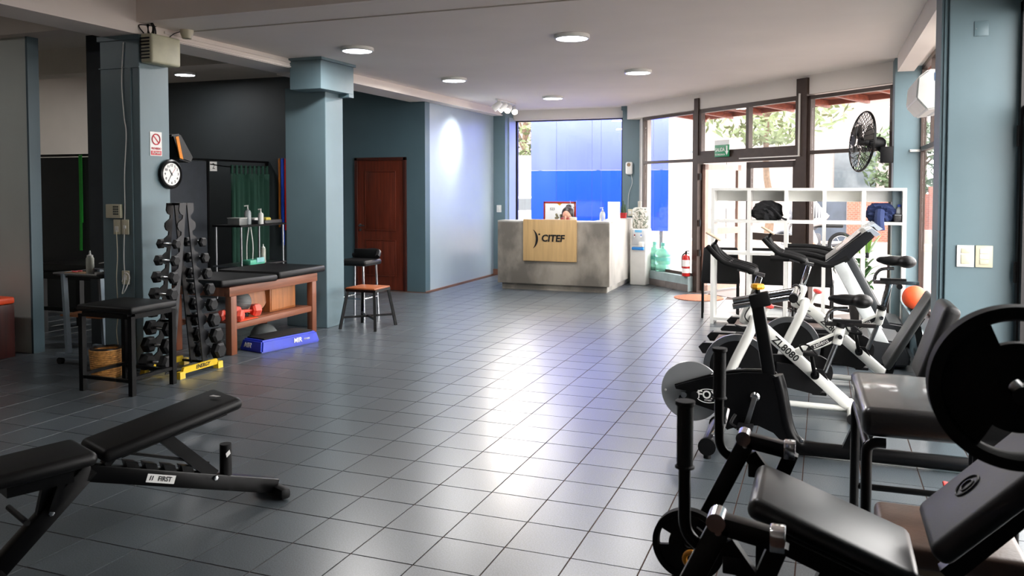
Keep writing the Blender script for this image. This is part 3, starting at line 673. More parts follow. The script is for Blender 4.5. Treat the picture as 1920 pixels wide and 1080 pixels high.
g.build('stem', mat('cactus_green', (46, 74, 48), rough=.6, bump=.3, bscale=90), pp)
wa = thing('desk_organizer', 'small cream box with a wire stand on the counter', 'organizer', (-3.62, 12.2, ZC))
G().bb((-.05, -.04, 0), (.05, .04, .055), bev=.006).build('box', CREAMP, wa)
g = G(); g.tube([(0, 0, .05), (0, 0, .2), (-.04, 0, .25), (-.05, 0, .31)], .004, seg=6); g.tube([(0, 0, .2), (.04, 0, .25), (.05, 0, .31)], .004, seg=6); g.build('wire_stand', STEEL, wa)
for k, x in enumerate((-3.74, -3.67)):
    r = thing('small_jar', ('small red brown jar beside the logo board', 'small red brown jar beside the cream box')[k], 'jar', (x - .03 + .02 * k, 12.12, ZC), group='jars on the counter')
    G().lathe([(0, 0), (.028, 0), (.03, .035), (.026, .045), (0, .045)]).build('body', mat('red_brown_glaze', (136, 48, 34), rough=.35), r); G().lathe([(.02, .045), (.02, .053), (0, .054)]).build('lid', mat('red_brown_glaze', (136, 48, 34)), r)

# receptionist: one continuous figure, only the top of the head shows over the counter
def person():
    r = thing('person', 'dark haired person seated behind the reception counter looking down', 'person', (-3.93, 12.98, 0))
    g = G()
    g.sph((0, -.08, 1.12), .1, (.78, .95, 1.12), rot=(.45, 0, 0)); g.sph((0, -.17, 1.075), .03, (.8, 1.1, .6)); g.sph((.075, -.07, 1.11), .022, (.5, 1, 1.4)); g.sph((-.075, -.07, 1.11), .022, (.5, 1, 1.4))
    g.sph((0, -.185, 1.1), .016, (.7, 1, 1.3)); g.sph((.032, -.165, 1.13), .014); g.sph((-.032, -.165, 1.13), .014)
    g.cyl((0, -.03, 1.06), (0, .03, .93), .05, .06); g.tube([(0, .03, .96), (0, .05, .8), (0, .06, .6), (0, .05, .46)], lambda t: .13 + .02 * math.sin(t * 6), seg=16)
    for s in (-1, 1):
        g.sph((s * .15, .03, .88), .065); g.tube([(s * .17, .03, .88), (s * .22, -.04, .7), (s * .15, -.28, .78)], lambda t: .05 - .018 * t, seg=10)
        g.sph((s * .14, -.31, .785), .035, (.9, 1.2, .45))
        for f in range(4): g.tube([(s * .14 + (f - 1.5) * .016, -.33, .785), (s * .14 + (f - 1.5) * .017, -.37, .785), (s * .14 + (f - 1.5) * .017, -.4, .772)], .009, seg=6, smooth=3)
        g.tube([(s * (.14 - .03), -.31, .785), (s * (.14 - .055), -.34, .78)], .01, seg=6)
        g.tube([(s * .08, .05, .5), (s * .1, -.3, .52), (s * .1, -.36, .28), (s * .1, -.33, .06)], lambda t: .085 - .045 * t, seg=12); g.sph((s * .1, -.39, .04), .05, (.8, 1.9, .7))
    o = g.build('body', mat('skin', (196, 142, 118), rough=.5, var=.06), r)
    m = o.modifiers.new('unite', 'REMESH'); m.mode = 'VOXEL'; m.voxel_size = .009; m.use_smooth_shade = True
    g = G(); g.sph((0, -.04, 1.165), .116, (.86, 1.0, .98), rot=(.35, 0, 0)); g.sph((0, .0, 1.262), .05)
    for k in range(26):
        a = -.3 + k / 25 * (PI + .6); g.tube([(.09 * math.cos(a), -.05 + .08 * math.sin(a), 1.15), (.1 * math.cos(a), -.02 + .1 * math.sin(a), 1.05), (.095 * math.cos(a), .0 + .1 * math.sin(a), .93)], .016, seg=6, smooth=3)
    g.build('hair', mat('dark_brown_hair', (34, 22, 18), rough=.45, var=.4, scale=40, stretch=(6, 6, 1)), r)
    g = G(); g.tube([(0, .035, .93), (0, .05, .8), (0, .06, .6), (0, .05, .44)], lambda t: .15 + .02 * math.sin(t * 6), seg=18)
    for s in (-1, 1): g.tube([(s * .1, .03, .88), (s * .17, .03, .87), (s * .21, -.02, .74)], lambda t: .075 - .015 * t, seg=12)
    g.build('shirt', mat('dark_shirt', (44, 46, 54), rough=.8), r)
    return r
person()
oc = thing('office_chair', 'low backed black office chair hidden behind the reception desk', 'chair', (-3.93, 13.03, 0))
G().box((0, 0, .4), (.46, .46, .08), bev=.03).build('seat', VINYL, oc); G().box((0, .25, .7), (.42, .05, .36), bev=.03).build('backrest', VINYL, oc)
G().cyl((0, 0, .08), (0, 0, .37), .03).build('column', BLACK, oc); G().bar((0, .22, .4), (0, .27, .58), .05, .02).build('bracket', BLACK, oc)
for k in range(5):
    a = k * 2 * PI / 5; lg = G().bar((0, 0, .1), (.27 * math.cos(a), .27 * math.sin(a), .07), .04, .03).build('leg', BLACK, oc); G().sph((.27 * math.cos(a), .27 * math.sin(a), .028), .028).build('caster', RUBBER, lg)

# water cooler with a marbled cover over the bottle
wc = thing('water_cooler', 'white water dispenser with a blue drip tray beside the desk', 'water dispenser', (-2.81, 13.35, 0), rz=-.12)
G().box((0, 0, .46), (.27, .29, .92), bev=.02, seg=3).build('body', WHITEP, wc)
G().box((.01, -.147, .78), (.21, .02, .24), bev=.008).build('tap_recess', mat('pale_grey_plastic', (196, 200, 204), rough=.4), wc)
G().box((.01, -.17, .60), (.2, .06, .05), bev=.015).build('drip_tray', mat('bright_blue_plastic', (32, 132, 214), rough=.35), wc)
G().box((.01, -.157, .88), (.12, .006, .04), bev=.002).build('brand_sticker', mat('light_blue_sticker', (112, 180, 220)), wc)
for x, mm in ((-.05, mat('red_tap', (150, 30, 40))), (.06, mat('blue_tap', (90, 120, 190)))):
    t = G().cyl((x, -.15, .80), (x, -.19, .78), .012, seg=10).build('tap', WHITEP, wc); G().cyl((x, -.165, .80), (x, -.165, .83), .009, seg=8).build('lever', mm, t)
G().box((.07, -.18, .67), (.07, .06, .08), bev=.006).build('cup_holder', WHITEP, wc)
def marble():
    m = mat('marbled_cover', (206, 206, 198), rough=.5); N = m.node_tree.nodes; L = m.node_tree.links
    nz = [n for n in N if n.type == 'TEX_NOISE'][0]; nz.inputs['Scale'].default_value = 9; nz.inputs['Distortion'].default_value = 2.2
    rp = [n for n in N if n.type == 'VALTORGB'][0]; e = rp.color_ramp.elements; e[0].position = .42; e[0].color = lin((96, 104, 88)); e[1].position = .52; e[1].color = lin((226, 222, 212)); x = rp.color_ramp.elements.new(.62); x.color = lin((138, 136, 120))
    return m
jc = thing('bottle_cover', 'marbled fabric cover over the cooler bottle', 'cover', (-2.81, 13.35, .922))
G().lathe([(0, 0), (.12, 0), (.135, .02), (.138, .28), (.125, .325), (.09, .34), (0, .34)], seg=32).build('cover', marble(), jc)
G().cyl((-.02, .0, .34), (-.02, 0, .44), .03, .033).build('neck_wrap', mat('grey_wrap', (170, 166, 158)), jc)
# two big water bottles on the sill
AQUA = mat('aqua_bottle_plastic', (150, 232, 208), rough=.12, trans=.55, var=.05)
def water_bottle(label, p):
    r = thing('water_bottle', label, 'bottle', p, group='water bottles on the sill')
    b = G().lathe([(0, 0), (.11, 0), (.125, .015), (.125, .1), (.12, .115), (.125, .13), (.125, .225), (.12, .24), (.125, .255), (.125, .3), (.09, .35), (.035, .375), (.03, .41), (.03, .43), (0, .43)], seg=32).build('bottle', AQUA, r)
    G().lathe([(.033, .41), (.033, .46), (0, .462)], seg=16).build('cap', mat('teal_cap', (92, 170, 160)), r); G().lathe([(.1262, .17), (.1262, .225)], seg=32).build('label', mat('teal_label', (104, 190, 176)), r)
water_bottle('aqua water bottle in full view on the sill', tuple(PF(.57, -.0, .231)))
water_bottle('aqua water bottle half hidden by the cooler', tuple(PF(.29, .03, .231)))
# fire extinguisher
fe = thing('fire_extinguisher', 'red fire extinguisher hung on the brown facade post', 'extinguisher', tuple(PF(1.37, -.13, .235)))
G().lathe([(0, 0), (.055, 0), (.06, .01), (.06, .27), (.05, .31), (.02, .33), (0, .33)]).build('cylinder', mat('extinguisher_red', (186, 30, 28), rough=.3), fe)
G().lathe([(.0605, .05), (.0605, .12)]).build('label', PAPER, fe); G().lathe([(.0605, .15), (.0605, .25)]).build('label', PAPER, fe)
g = G(); g.cyl((0, 0, .33), (0, 0, .38), .015); g.bar((0, 0, .38), (.05, -.05, .39), .02, .01); g.bar((0, 0, .36), (.05, -.05, .35), .02, .01); g.tube([(0, 0, .36), (-.06, .03, .3), (-.065, .03, .12)], .01, seg=8); g.build('valve', BLACK, fe)
# door mat
G().lathe([(0, .012), (.33, .012), (.35, .008), (.35, .0), (0, 0)], seg=40).build('door_mat', mat('coir_mat', (176, 112, 84), rough=.95, var=.35, scale=60, bump=.5, bscale=200), None, loc=(-1.68, 12.0, .001), label='round terracotta door mat inside the entrance', cat='mat')
# plates and devices on walls
def wall_plate(name, label, cat, loc, w_, h, d, m, face='-Y', bits=()):
    r = thing(name, label, cat, loc)
    if face == '+X': r.rotation_euler = (0, 0, PI / 2)
    G().bb((-w_ / 2, -d, -h / 2), (w_ / 2, 0, h / 2), bev=.004).build('plate', m, r)
    for (n, x, z, a, b, mm) in bits: G().bb((x - a / 2, -d - .004, z - b / 2), (x + a / 2, -d, z + b / 2), bev=.0015).build(n, mm, r)
    return r
wall_plate('light_switch', 'white light switch on the corner pilaster', 'switch', (-5.54, 13.949, 1.2), .09, .13, .012, WHITEP, bits=[('rocker', 0, 0, .03, .06, WHITEP)])
wall_plate('wall_outlet', 'cream double outlet above the water cooler', 'outlet', (-3.14, 14.179, 1.15), .15, .12, .012, CREAMP, bits=[('socket', -.035, 0, .05, .05, WHITEP), ('socket', .035, 0, .05, .05, WHITEP)])
fd = thing('air_freshener', 'white automatic air freshener high on the teal column', 'dispenser', (-3.19, 14.179, 1.92))
G().box((0, -.03, 0), (.12, .06, .22), bev=.03, seg=4).build('case', WHITEP, fd); G().lathe([(0, 0), (.032, 0), (.032, .006), (0, .008)], (0, -.061, .06), (0, -1, 0)).build('nozzle_disc', mat('bronze_disc', (150, 124, 96)), fd)
G().tube([(.03, -.01, -.11), (.05, -.006, -.25), (-.01, -.006, -.45), (-.02, -.006, -.7)], .003, seg=6).build('cable', WHITEP, fd)
# exit sign
GREENS = mat('exit_green', (18, 132, 84), rough=.4)
ex = thing('exit_sign', 'green and white SALIDA exit sign hanging on the lintel', 'sign', tuple(PF(2.13, -.075, 2.14)), rz=-PI / 4)
G().bb((-.16, -.006, -.11), (.16, .006, .06), bev=.002).build('green_panel', GREENS, ex); G().bb((-.16, -.006, .06), (.16, .006, .13), bev=.002).build('white_panel', PAPER, ex)
lettering('lettering', 'SALIDA', .075, PAPER, ex, (-.035, -.0075, -.01), FACE_Y, xs=.85, off=.001); lettering('lettering', 'DE EMERGENCIA', .034, PAPER, ex, (-.035, -.0075, -.08), FACE_Y, xs=.85)
g = G(); g.prism([(.1, -.008, .045), (.13, -.008, .045), (.13, -.008, -.03), (.15, -.008, -.03), (.115, -.008, -.09), (.08, -.008, -.03), (.1, -.008, -.03)], (0, .002, 0)); g.build('arrow', PAPER, ex)

# ================================================================ LEFT SIDE
# ---- things on the clock column (front face y=5.51, side face x=-5.5)
kp = wall_plate('alarm_keypad', 'cream alarm keypad on the clock column', 'keypad', (-5.79, 5.509, 1.387), .165, .12, .03, CREAMP)
KEY = mat('grey_keys', (96, 100, 92), rough=.5)
for i in range(3):
    for j in range(4): G().bb((.005 + i * .021, -.034, -.032 + j * .021), (.021 + i * .021, -.03, -.017 + j * .021)).build('key', KEY, kp)
wall_plate('wall_outlet', 'cream outlet with a plug under the keypad', 'outlet', (-5.765, 5.509, 1.25), .078, .13, .014, CREAMP, bits=[('plug', 0, -.02, .04, .05, WHITEP)])
wall_plate('light_switch', 'tilted cream switch plate under the keypad', 'switch', (-5.675, 5.509, 1.25), .078, .13, .014, CREAMP, bits=[('rocker', 0, 0, .03, .03, WHITEP)])
wall_plate('wall_outlet', 'cream outlet low on the clock column above the stool', 'outlet', (-5.68, 5.509, .81), .078, .12, .014, CREAMP, bits=[('socket', 0, 0, .04, .04, WHITEP)])
G().tube([(-5.66, 5.502, 2.84), (-5.685, 5.5, 2.5), (-5.665, 5.5, 2.2), (-5.645, 5.5, 2.05), (-5.672, 5.5, 1.7), (-5.675, 5.5, 1.4), (-5.69, 5.495, 1.0), (-5.68, 5.49, .8), (-5.66, 5.44, .68), (-5.6, 5.42, .72), (-5.575, 5.44, .82), (-5.62, 5.44, .86), (-5.68, 5.46, .78)], .0045, seg=6, smooth=8).build('cable', WHITEP, None, label='white cable running down the clock column to the low outlet', cat='cable')
G().tube([(-5.765, 5.49, 1.22), (-5.755, 5.487, 1.0), (-5.77, 5.487, .8), (-5.76, 5.487, .5), (-5.78, 5.487, .32), (-5.74, 5.487, .1)], .004, seg=6, smooth=8).build('cable', CREAMP, None, label='cream cable hanging from the plug under the keypad', cat='cable')
ns = thing('no_smoking_sign', 'white and red no smoking sign on the clock column', 'sign', (-5.499, 5.685, 1.975), rz=PI / 2)
G().bb((-.068, -.003, -.105), (.068, 0, .105)).build('plate', PAPER, ns)
REDP = mat('sign_red', (204, 62, 72), rough=.5)
g = G(); g.ring((0, -.004, .04), (0, 1, 0), .045, .0055, seg=32, sec=6); g.bar((-.03, -.0045, .07), (.03, -.0045, .01), .003, .01); g.build('prohibition_symbol', REDP, ns)
g = G(); g.bb((-.06, -.0045, -.098), (.06, -.003, -.06)); g.build('red_band', REDP, ns)
lettering('lettering', 'PROHIBIDO', .028, REDP, ns, (0, -.0045, -.042), FACE_Y, xs=.75); lettering('lettering', 'FUMAR', .034, PAPER, ns, (0, -.006, -.079), FACE_Y, xs=.85)
ck = thing('wall_clock', 'round wall clock with black rim and white dial', 'clock', (-5.499, 5.835, 1.712), rz=PI / 2)
G().lathe([(0, 0), (.128, 0), (.134, .015), (.13, .035), (.115, .042), (.1, .03), (0, .03)], (0, 0, 0), (0, -1, 0), seg=48).build('case', BLACK, ck)
G().lathe([(0, .031), (.1005, .031)], (0, 0, 0), (0, -1, 0), seg=48).build('dial', PAPER, ck)
for h in range(1, 13):
    a = PI / 2 - h * PI / 6; lettering('numeral', str(h), .032, INK, ck, (.078 * math.cos(a), -.0325, .078 * math.sin(a)), FACE_Y)
def hand(a, ln, w_, m, n): d = Vector((math.sin(a), 0, math.cos(a))); G().bar(-d * .015 + Vector((0, -.034, 0)), d * ln + Vector((0, -.034, 0)), .002, w_, up=d.cross(Vector((0, 1, 0)))).build(n, m, ck)
hand(math.radians(-35), .05, .006, INK, 'hour_hand'); hand(math.radians(215), .075, .004, INK, 'minute_hand'); hand(math.radians(40), .08, .0015, REDP, 'second_hand')
ps = thing('wall_speaker', 'cream wall loudspeaker with side slots at the top of the column', 'speaker', (-5.44, 5.68, 2.65))
G().box((.02, 0, .13), (.13, .34, .25), bev=.02, seg=3).build('case', mat('aged_cream_plastic', (186, 184, 158), rough=.5), ps)
for k in range(7): G().bb((-.04, -.178, .04 + k * .028), (.06, -.168, .052 + k * .028)).build('slot', BLACKM, ps)
g = G()
for k in range(4): g.ring((-5.45 + random.uniform(-.01, .01), 5.6, 2.955 + random.uniform(-.01, .01)), (.4, 1, .1 * k), .05 + .006 * k, .007, seg=20, sec=6)
g.tube([(-5.46, 5.53, 2.91), (-5.5, 5.52, 2.98), (-5.49, 5.7, 3.0)], .006, seg=6); g.build('cable_coil', INK, None, label='coil of black cable on top of the wall speaker', cat='cable')
sc = thing('security_camera', 'small cream dome camera on the ceiling beside the beam', 'camera', (-5.36, 5.93, 2.998))
G().lathe([(0, 0), (.06, 0), (.056, -.03), (.04, -.075), (0, -.078)]).build('housing', CREAMP, sc); G().tube([(-.05, 0, -.005), (-.12, -.03, -.03), (-.13, -.1, -.09)], .004, seg=6).build('cable', INK, sc)
sr = thing('motion_sensor', 'white motion sensor on the beam above the clock column', 'sensor', (-5.62, 5.49, 2.97)); G().box((0, 0, .04), (.075, .04, .13), bev=.012).build('case', WHITEP, sr); G().box((0, -.022, .055), (.03, .006, .012), bev=.002).build('lens', BLACKM, sr)
G().bb((-5.66, 5.46, 2.9), (-5.58, 5.52, 2.97)).build('bracket', WHITEP, sr, loc=(5.62, -5.49, -2.97))
bg = thing('hanging_bag', 'black and orange bag hanging behind the clock column', 'bag', (-5.66, 5.99, 1.82))
g = G(); g.prism([(-.02, .0, .03), (-.05, -.06, .25), (-.05, .06, .27), (-.02, .19, .05), (-.02, .15, .0)], (.16, 0, 0)); bmesh.ops.bevel(g.bm, geom=list(g.bm.edges), offset=.015, segments=2, affect='EDGES'); g.build('body', VINYL, bg)
g = G(); g.prism([(.138, -.05, .23), (.138, -.015, .24), (.138, .04, .03), (.138, .0, .04)], (.01, 0, 0)); g.build('orange_stripe', mat('orange_fabric', (224, 132, 26), rough=.7), bg)
G().tube([(.0, -.13, .3), (.0, -.02, .27)], .008).build('strap', BLACKM, bg)

# ---- stool with square legs in front of the column
sl = thing('padded_stool', 'tall black stool with square legs in front of the woven basket', 'stool', (-5.18, 5.03, 0))
G().box((0, 0, .655), (.56, .48, .055), bev=.02, seg=3).build('seat', VINYL, sl)
for sx in (-1, 1):
    for sy in (-1, 1): G().bb((sx * .25 - .02, sy * .21 - .02, 0), (sx * .25 + .02, sy * .21 + .02, .61)).build('leg', BLACK, sl)
for sy in (-1, 1): G().bb((-.23, sy * .21 - .018, .59), (.23, sy * .21 + .018, .628)).build('seat_rail', BLACK, sl)
for sx in (-1, 1): G().bb((sx * .25 - .018, -.19, .59), (sx * .25 + .018, .19, .628)).build('seat_rail', BLACK, sl)
for a, b in (((-.23, -.225, .1), (.23, -.195, .125)), ((-.23, .195, .1), (.23, .225, .125)), ((-.265, -.19, .12), (-.235, .19, .145)), ((.235, -.19, .12), (.265, .19, .145))): G().bb(a, b).build('stretcher', BLACK, sl)
# ---- woven basket
bk = thing('waste_basket', 'round tan woven basket lined with a black bag', 'basket', (-5.64, 5.24, 0))
g = G()
for k in range(14): g.ring((0, 0, .011 + k * .017), (0, 0, 1), .108 + .0012 * k, .0105, seg=36, sec=6)
g.lathe([(0, .004), (.104, .004), (.118, .235), (.1, .235), (.095, .03), (0, .03)], seg=36); g.build('weave', mat('tan_rattan', (196, 142, 76), rough=.7, var=.35, scale=40, bump=.3, bscale=160), bk)
g = G(); g.lathe([(.13, .225), (.125, .245), (.105, .25), (.098, .1), (0, .06)], seg=18)
for v in g.bm.verts: v.co.z += random.uniform(-.006, .008)
g.build('liner', mat('black_bin_bag', (18, 18, 20), rough=.3), bk)
# ---- equipment trolley behind the column
ty = thing('treatment_trolley', 'grey wheeled trolley with two shelves left of the clock column', 'trolley', (-6.24, 5.68, 0))
GM = mat('blue_grey_enamel', (116, 130, 140), rough=.35)
for sy in (-1, 1):
    G().bb((-.24, sy * .2 - .02, .06), (.24, sy * .2 + .02, .105), bev=.004).build('foot', GM, ty); G().bar((-.1, sy * .2, .1), (-.14, sy * .2, .82), .045, .03).build('post', GM, ty)
    for sx in (-1, 1): G().cyl((sx * .2, sy * .2 - .018, .03), (sx * .2, sy * .2 + .018, .03), .03).build('wheel', RUBBER, ty)
G().bb((-.25, -.2, .785), (.26, .22, .8)).build('top_shelf', BLACKM, ty); G().bb((-.22, -.18, .43), (.26, .2, .445)).build('lower_shelf', wood('warm_shelf_wood', (150, 96, 60), axis='X'), ty)
G().tube([(-.25, -.21, .82), (.26, -.21, .82), (.26, .22, .82), (-.25, .22, .82)], .009, smooth=0, closed=True).build('rail', STEEL, ty)
def squeeze(label, loc, m=None, h=.15):
    r = thing('squeeze_bottle', label, 'bottle', loc); G().lathe([(0, 0), (.032, 0), (.034, .008), (.034, h), (.026, h + .015), (.012, h + .02)]).build('bottle', m or mat('milky_plastic', (206, 210, 196), rough=.35, trans=.2), r)
    G().lathe([(.026, h + .012), (.026, h + .028), (.01, h + .035), (.005, h + .07), (0, h + .07)], seg=16).build('nozzle', WHITEP, r)
squeeze('milky squeeze bottle on the grey trolley', (-6.22, 5.62, .8005))
tp = thing('tape_roll', 'white tape roll on the grey trolley', 'tape', (-6.1, 5.6, .8005)); G().lathe([(.016, 0), (.032, 0), (.032, .03), (.016, .03), (.016, 0)]).build('roll', PAPER, tp); G().lathe([(.0, .0), (.0159, .0), (.0159, .028), (.012, .028)]).build('core', CREAMP, tp)
bo = thing('equipment_case', 'black box with folded paper on the grey trolley', 'box', (-6.03, 5.78, .8005)); G().box((-.02, 0, .05), (.2, .16, .1), bev=.015).build('case', BLACKM, bo)
g = G(); g.prism([(-.13, -.12, .1), (.07, -.1, .145), (.07, .05, .145), (-.13, .05, .1)], (0, 0, .006)); g.build('folded_paper', PAPER, bo)
sc2 = thing('scissors_tray', 'shallow tray with red scissors on the grey trolley', 'tray', (-6.38, 5.6, .8005)); G().box((0, 0, .012), (.14, .12, .024), bev=.004).build('tray', mat('tan_tray', (150, 120, 90)), sc2); g = G(); g.ring((.02, -.02, .03), (0, 0, 1), .02, .005, seg=16, sec=6); g.ring((.02, .03, .03), (0, 0, 1), .02, .005, seg=16, sec=6); g.bar((.0, 0, .03), (-.07, .02, .03), .01, .004); g.build('scissors', REDP, sc2)
fg = thing('folded_towels', 'white and green folded cloths on the lower trolley shelf', 'towels', (-6.06, 5.64, .4455))
g = G(); g.box((0, 0, .02), (.24, .2, .04), bev=.016, seg=3); g.build('white_cloth', PAPER, fg); g = G(); g.box((-.01, .01, .055), (.2, .15, .03), bev=.012, seg=3); g.build('green_cloth', mat('lime_cloth', (150, 164, 60), rough=.9), fg)
# ---- box with orange pad at the very left
bx = thing('plyo_box', 'dark red wooden box with an orange padded lid', 'box', (-7.42, 5.38, 0))
DR = wood('dark_red_wood', (58, 18, 12), axis='Z'); OV = mat('orange_vinyl', (222, 76, 34), rough=.4)
G().bb((-.3, -.19, 0), (.3, .19, .5), bev=.006).build('body', DR, bx); G().bb((-.3, -.2, .5), (.3, .2, .565), bev=.02, seg=3).build('padded_lid', OV, bx)
# ---- dumbbell rack
rk = thing('dumbbell_rack', 'black A-frame dumbbell tower with yellow feet', 'dumbbell rack', (-5.2, 5.64, 0))
def scallop(sign):
    y0 = lambda z: sign * (.03 + .2 * (1.46 - z) / 1.4)
    P = [(y0(1.46) + sign * .05, 1.46)]
    zs = [1.4 - .14 * k for k in range(10)]
    for z in zs:
        y = y0(z); P += [(y + sign * .045, z + .03), (y + sign * .05, z), (y + sign * .035, z - .03), (y + sign * .005, z - .045), (y + sign * .01, z - .075), (y + sign * .045, z - .095)]
    P += [(y0(.03) + sign * .04, .03), (y0(.03) - sign * .06, .03), (y0(1.2) - sign * .035, 1.2), (sign * .004, 1.46)]
    return P
RG = mat('rack_dark_grey', (30, 31, 34), rough=.45)
for x, mm in ((-.075, BLACK), (.06, RG)):
    for sg in (-1, 1): G().prism([(x, y, z) for y, z in scallop(sg)], (.012, 0, 0)).build('notched_upright', mm, rk, flat=True)
g = G(); g.bb((-.07, -.02, 1.44), (.07, .02, 1.46)); g.bb((-.07, -.16, .45), (.07, -.13, .47)); g.bb((-.07, .13, .45), (.07, .16, .47)); g.build('crossbar', BLACK, rk, flat=True)
YEL = mat('yellow_plastic', (226, 190, 40), rough=.4)
for x in (-.19, .19):
    G().prism([(x - .012, -.22, .035), (x - .012, .22, .035), (x - .012, .2, .085), (x - .012, -.2, .085)], (.024, 0, 0)).build('side_bar', YEL, rk)
    for y in (-.23, .23): G().prism([(x - .03, y - .035, 0), (x + .03, y - .035, 0), (x + .02, y - .025, .055), (x - .02, y - .025, .055)], (0, .06, 0)).build('foot', YEL, rk)
lettering('lettering', 'ENERGY', .045, INK, rk, (.204, 0.02, .062), FACE_X, shear=.25, off=.001)
for y in (-.2, .2): G().bb((-.19, y - .01, .035), (.19, y + .01, .055)).build('base_bar', BLACK, rk, flat=True)
IRON = mat('rubber_hex', (16, 17, 19), spec=.3, rough=.5, var=.15, scale=30, bump=.05)
def dumbbell(label, x, y, z, R, L, group, m=IRON, grip=CHROME, parent=None, rot=0.0):
    r = thing('dumbbell', label, 'dumbbell', (x, y, z), rz=rot, group=group)
    for s in (-1, 1):
        e = Vector((s * L / 2, 0, 0)); i = Vector((s * .062, 0, 0))
        G().lathe([(0, 0), (R * .72, 0), (R, abs(e.x - i.x) * .22), (R, abs(e.x - i.x) * .78), (R * .72, abs(e.x - i.x)), (0, abs(e.x - i.x))], i, (s, 0, 0), seg=6).build('hex_head', m, r, ang=20)
    G().lathe([(0, -.062), (.013, -.062), (.017, 0), (.013, .062), (0, .062)], (0, 0, 0), (1, 0, 0), seg=12).build('handle', grip, r)
    return r
ords = ['topmost', 'second', 'third', 'fourth', 'fifth', 'sixth', 'seventh', 'lowest']
for k in range(8):
    z = 1.115 - .14 * k; R = .045 + .0045 * k; L = .21 + .012 * k
    yf = .03 + .2 * (1.46 - z) / 1.4 + .035 + R * .55
    dumbbell('%s hex dumbbell on the stool side of the rack' % ords[k], -5.2, 5.64 - yf, z, R, L, 'dumbbells on the stool side of the rack')
    dumbbell('%s hex dumbbell on the table side of the rack' % ords[k], -5.2 + .03, 5.64 + yf, z, R, L, 'dumbbells on the table side of the rack')

# ---- treatment table
tb = thing('treatment_table', 'wooden treatment table with black split padding and an open shelf', 'treatment table', (-5.6, 7.02, 0))
TW = wood('reddish_table_wood', (126, 74, 50), rough=.45, axis='Z', var=.3); TWY = wood('reddish_rail_wood', (130, 78, 54), rough=.45, axis='Y', var=.3)
for x in (.33, -.33):
    for y in (-.66, .66): G().bb((x - .035, y - .04, 0), (x + .035, y + .04, .56), bev=.004).build('leg', TW, tb)
for x in (.33, -.33): G().bb((x - .03, -.72, .56), (x + .035, .72, .65), bev=.004).build('side_rail', TWY, tb); G().bb((x - .025, -.62, .235), (x + .025, .62, .295), bev=.004).build('lower_rail', TWY, tb)
for y in (-.7, .7): G().bb((-.3, y - .02, .56), (.3, y + .02, .65)).build('end_rail', TW, tb)
G().bb((-.33, -.62, .285), (.31, .62, .297)).build('shelf', TWY, tb)
G().box((.0, .42, .69), (.8, .84, .075), bev=.03, seg=4).build('head_pad', VINYL, tb); G().box((.0, -.44, .685), (.8, .85, .07), bev=.03, seg=4, rot=(math.radians(-1.5), 0, 0)).build('leg_pad', VINYL, tb)
zb = .2975
bb_ = thing('wooden_box', 'brown plywood box on the table shelf', 'box', (-5.56, 7.3, zb)); G().bb((-.2, -.22, 0), (.19, .22, .255), bev=.004).build('carcass', wood('plywood_brown', (158, 96, 52), axis='Z', var=.25), bb_); G().bb((.188, -.2, .02), (.194, .2, .235)).build('front_panel', wood('plywood_face', (168, 106, 58), axis='Z', var=.25), bb_)
bl = thing('therapy_ball', 'ribbed grey exercise ball on the table shelf', 'ball', (-5.46, 6.74, zb)); GB = mat('grey_rubber_ball', (116, 120, 120), rough=.5)
g = G(); g.sph((0, 0, .15), .1, u=28, v=16); g.build('ball', GB, bl)
g = G()
for k in range(-4, 5): a = k * .17; g.ring((0, 0, .15 + .1 * math.sin(a)), (0, 0, 1), .1 * math.cos(a) + .0005, .0028, seg=28, sec=4)
g.build('ribs', GB, bl); G().lathe([(.0, 0), (.07, 0), (.06, .06), (.045, .065)]).build('stand', BLACKM, bl)
bd = thing('balance_board', 'orange wooden balance disc leaning on the box', 'balance board', (-5.5, 6.95, zb), rz=0)
G().lathe([(0, -.011), (.17, -.011), (.176, 0), (.17, .011), (0, .011)], (0, 0, .178), (.9, -.42, .12), seg=40).build('disc', wood('orange_ply', (176, 102, 40), axis='Z', var=.25), bd); G().lathe([(.176, -.012), (.181, 0), (.176, .012)], (0, 0, .178), (.9, -.42, .12), seg=40).build('edge_band', BLACKM, bd)
CORAL = mat('coral_vinyl', (238, 96, 78), rough=.4)
dumbbell('coral dumbbell lying across the other on the table shelf', -5.34, 6.66, zb + .075, .066, .30, 'coral dumbbells on the table shelf', CORAL, CORAL, rot=1.15)
dumbbell('coral dumbbell at the table leg under the grey ball', -5.36, 6.47, zb + .058, .058, .24, 'coral dumbbells on the table shelf', CORAL, CORAL, rot=.35)
tw_ = thing('orange_cloth', 'flat orange rubber mat under the coral dumbbells', 'mat', (-5.33, 6.6, zb)); g = G(); g.box((0, 0, .004), (.16, .28, .008), bev=.003); g.build('sheet', OV, tw_)
fb = thing('exercise_ball', 'grey half ball on the floor under the table', 'ball', (-5.62, 7.3, 0)); G().lathe([(0, .13), (.05, .125), (.1, .1), (.135, .05), (.142, .01)], seg=28).build('dome', GB, fb); G().lathe([(.142, 0), (.15, .01), (.142, .02)], seg=28).build('base_ring', BLACKM, fb)
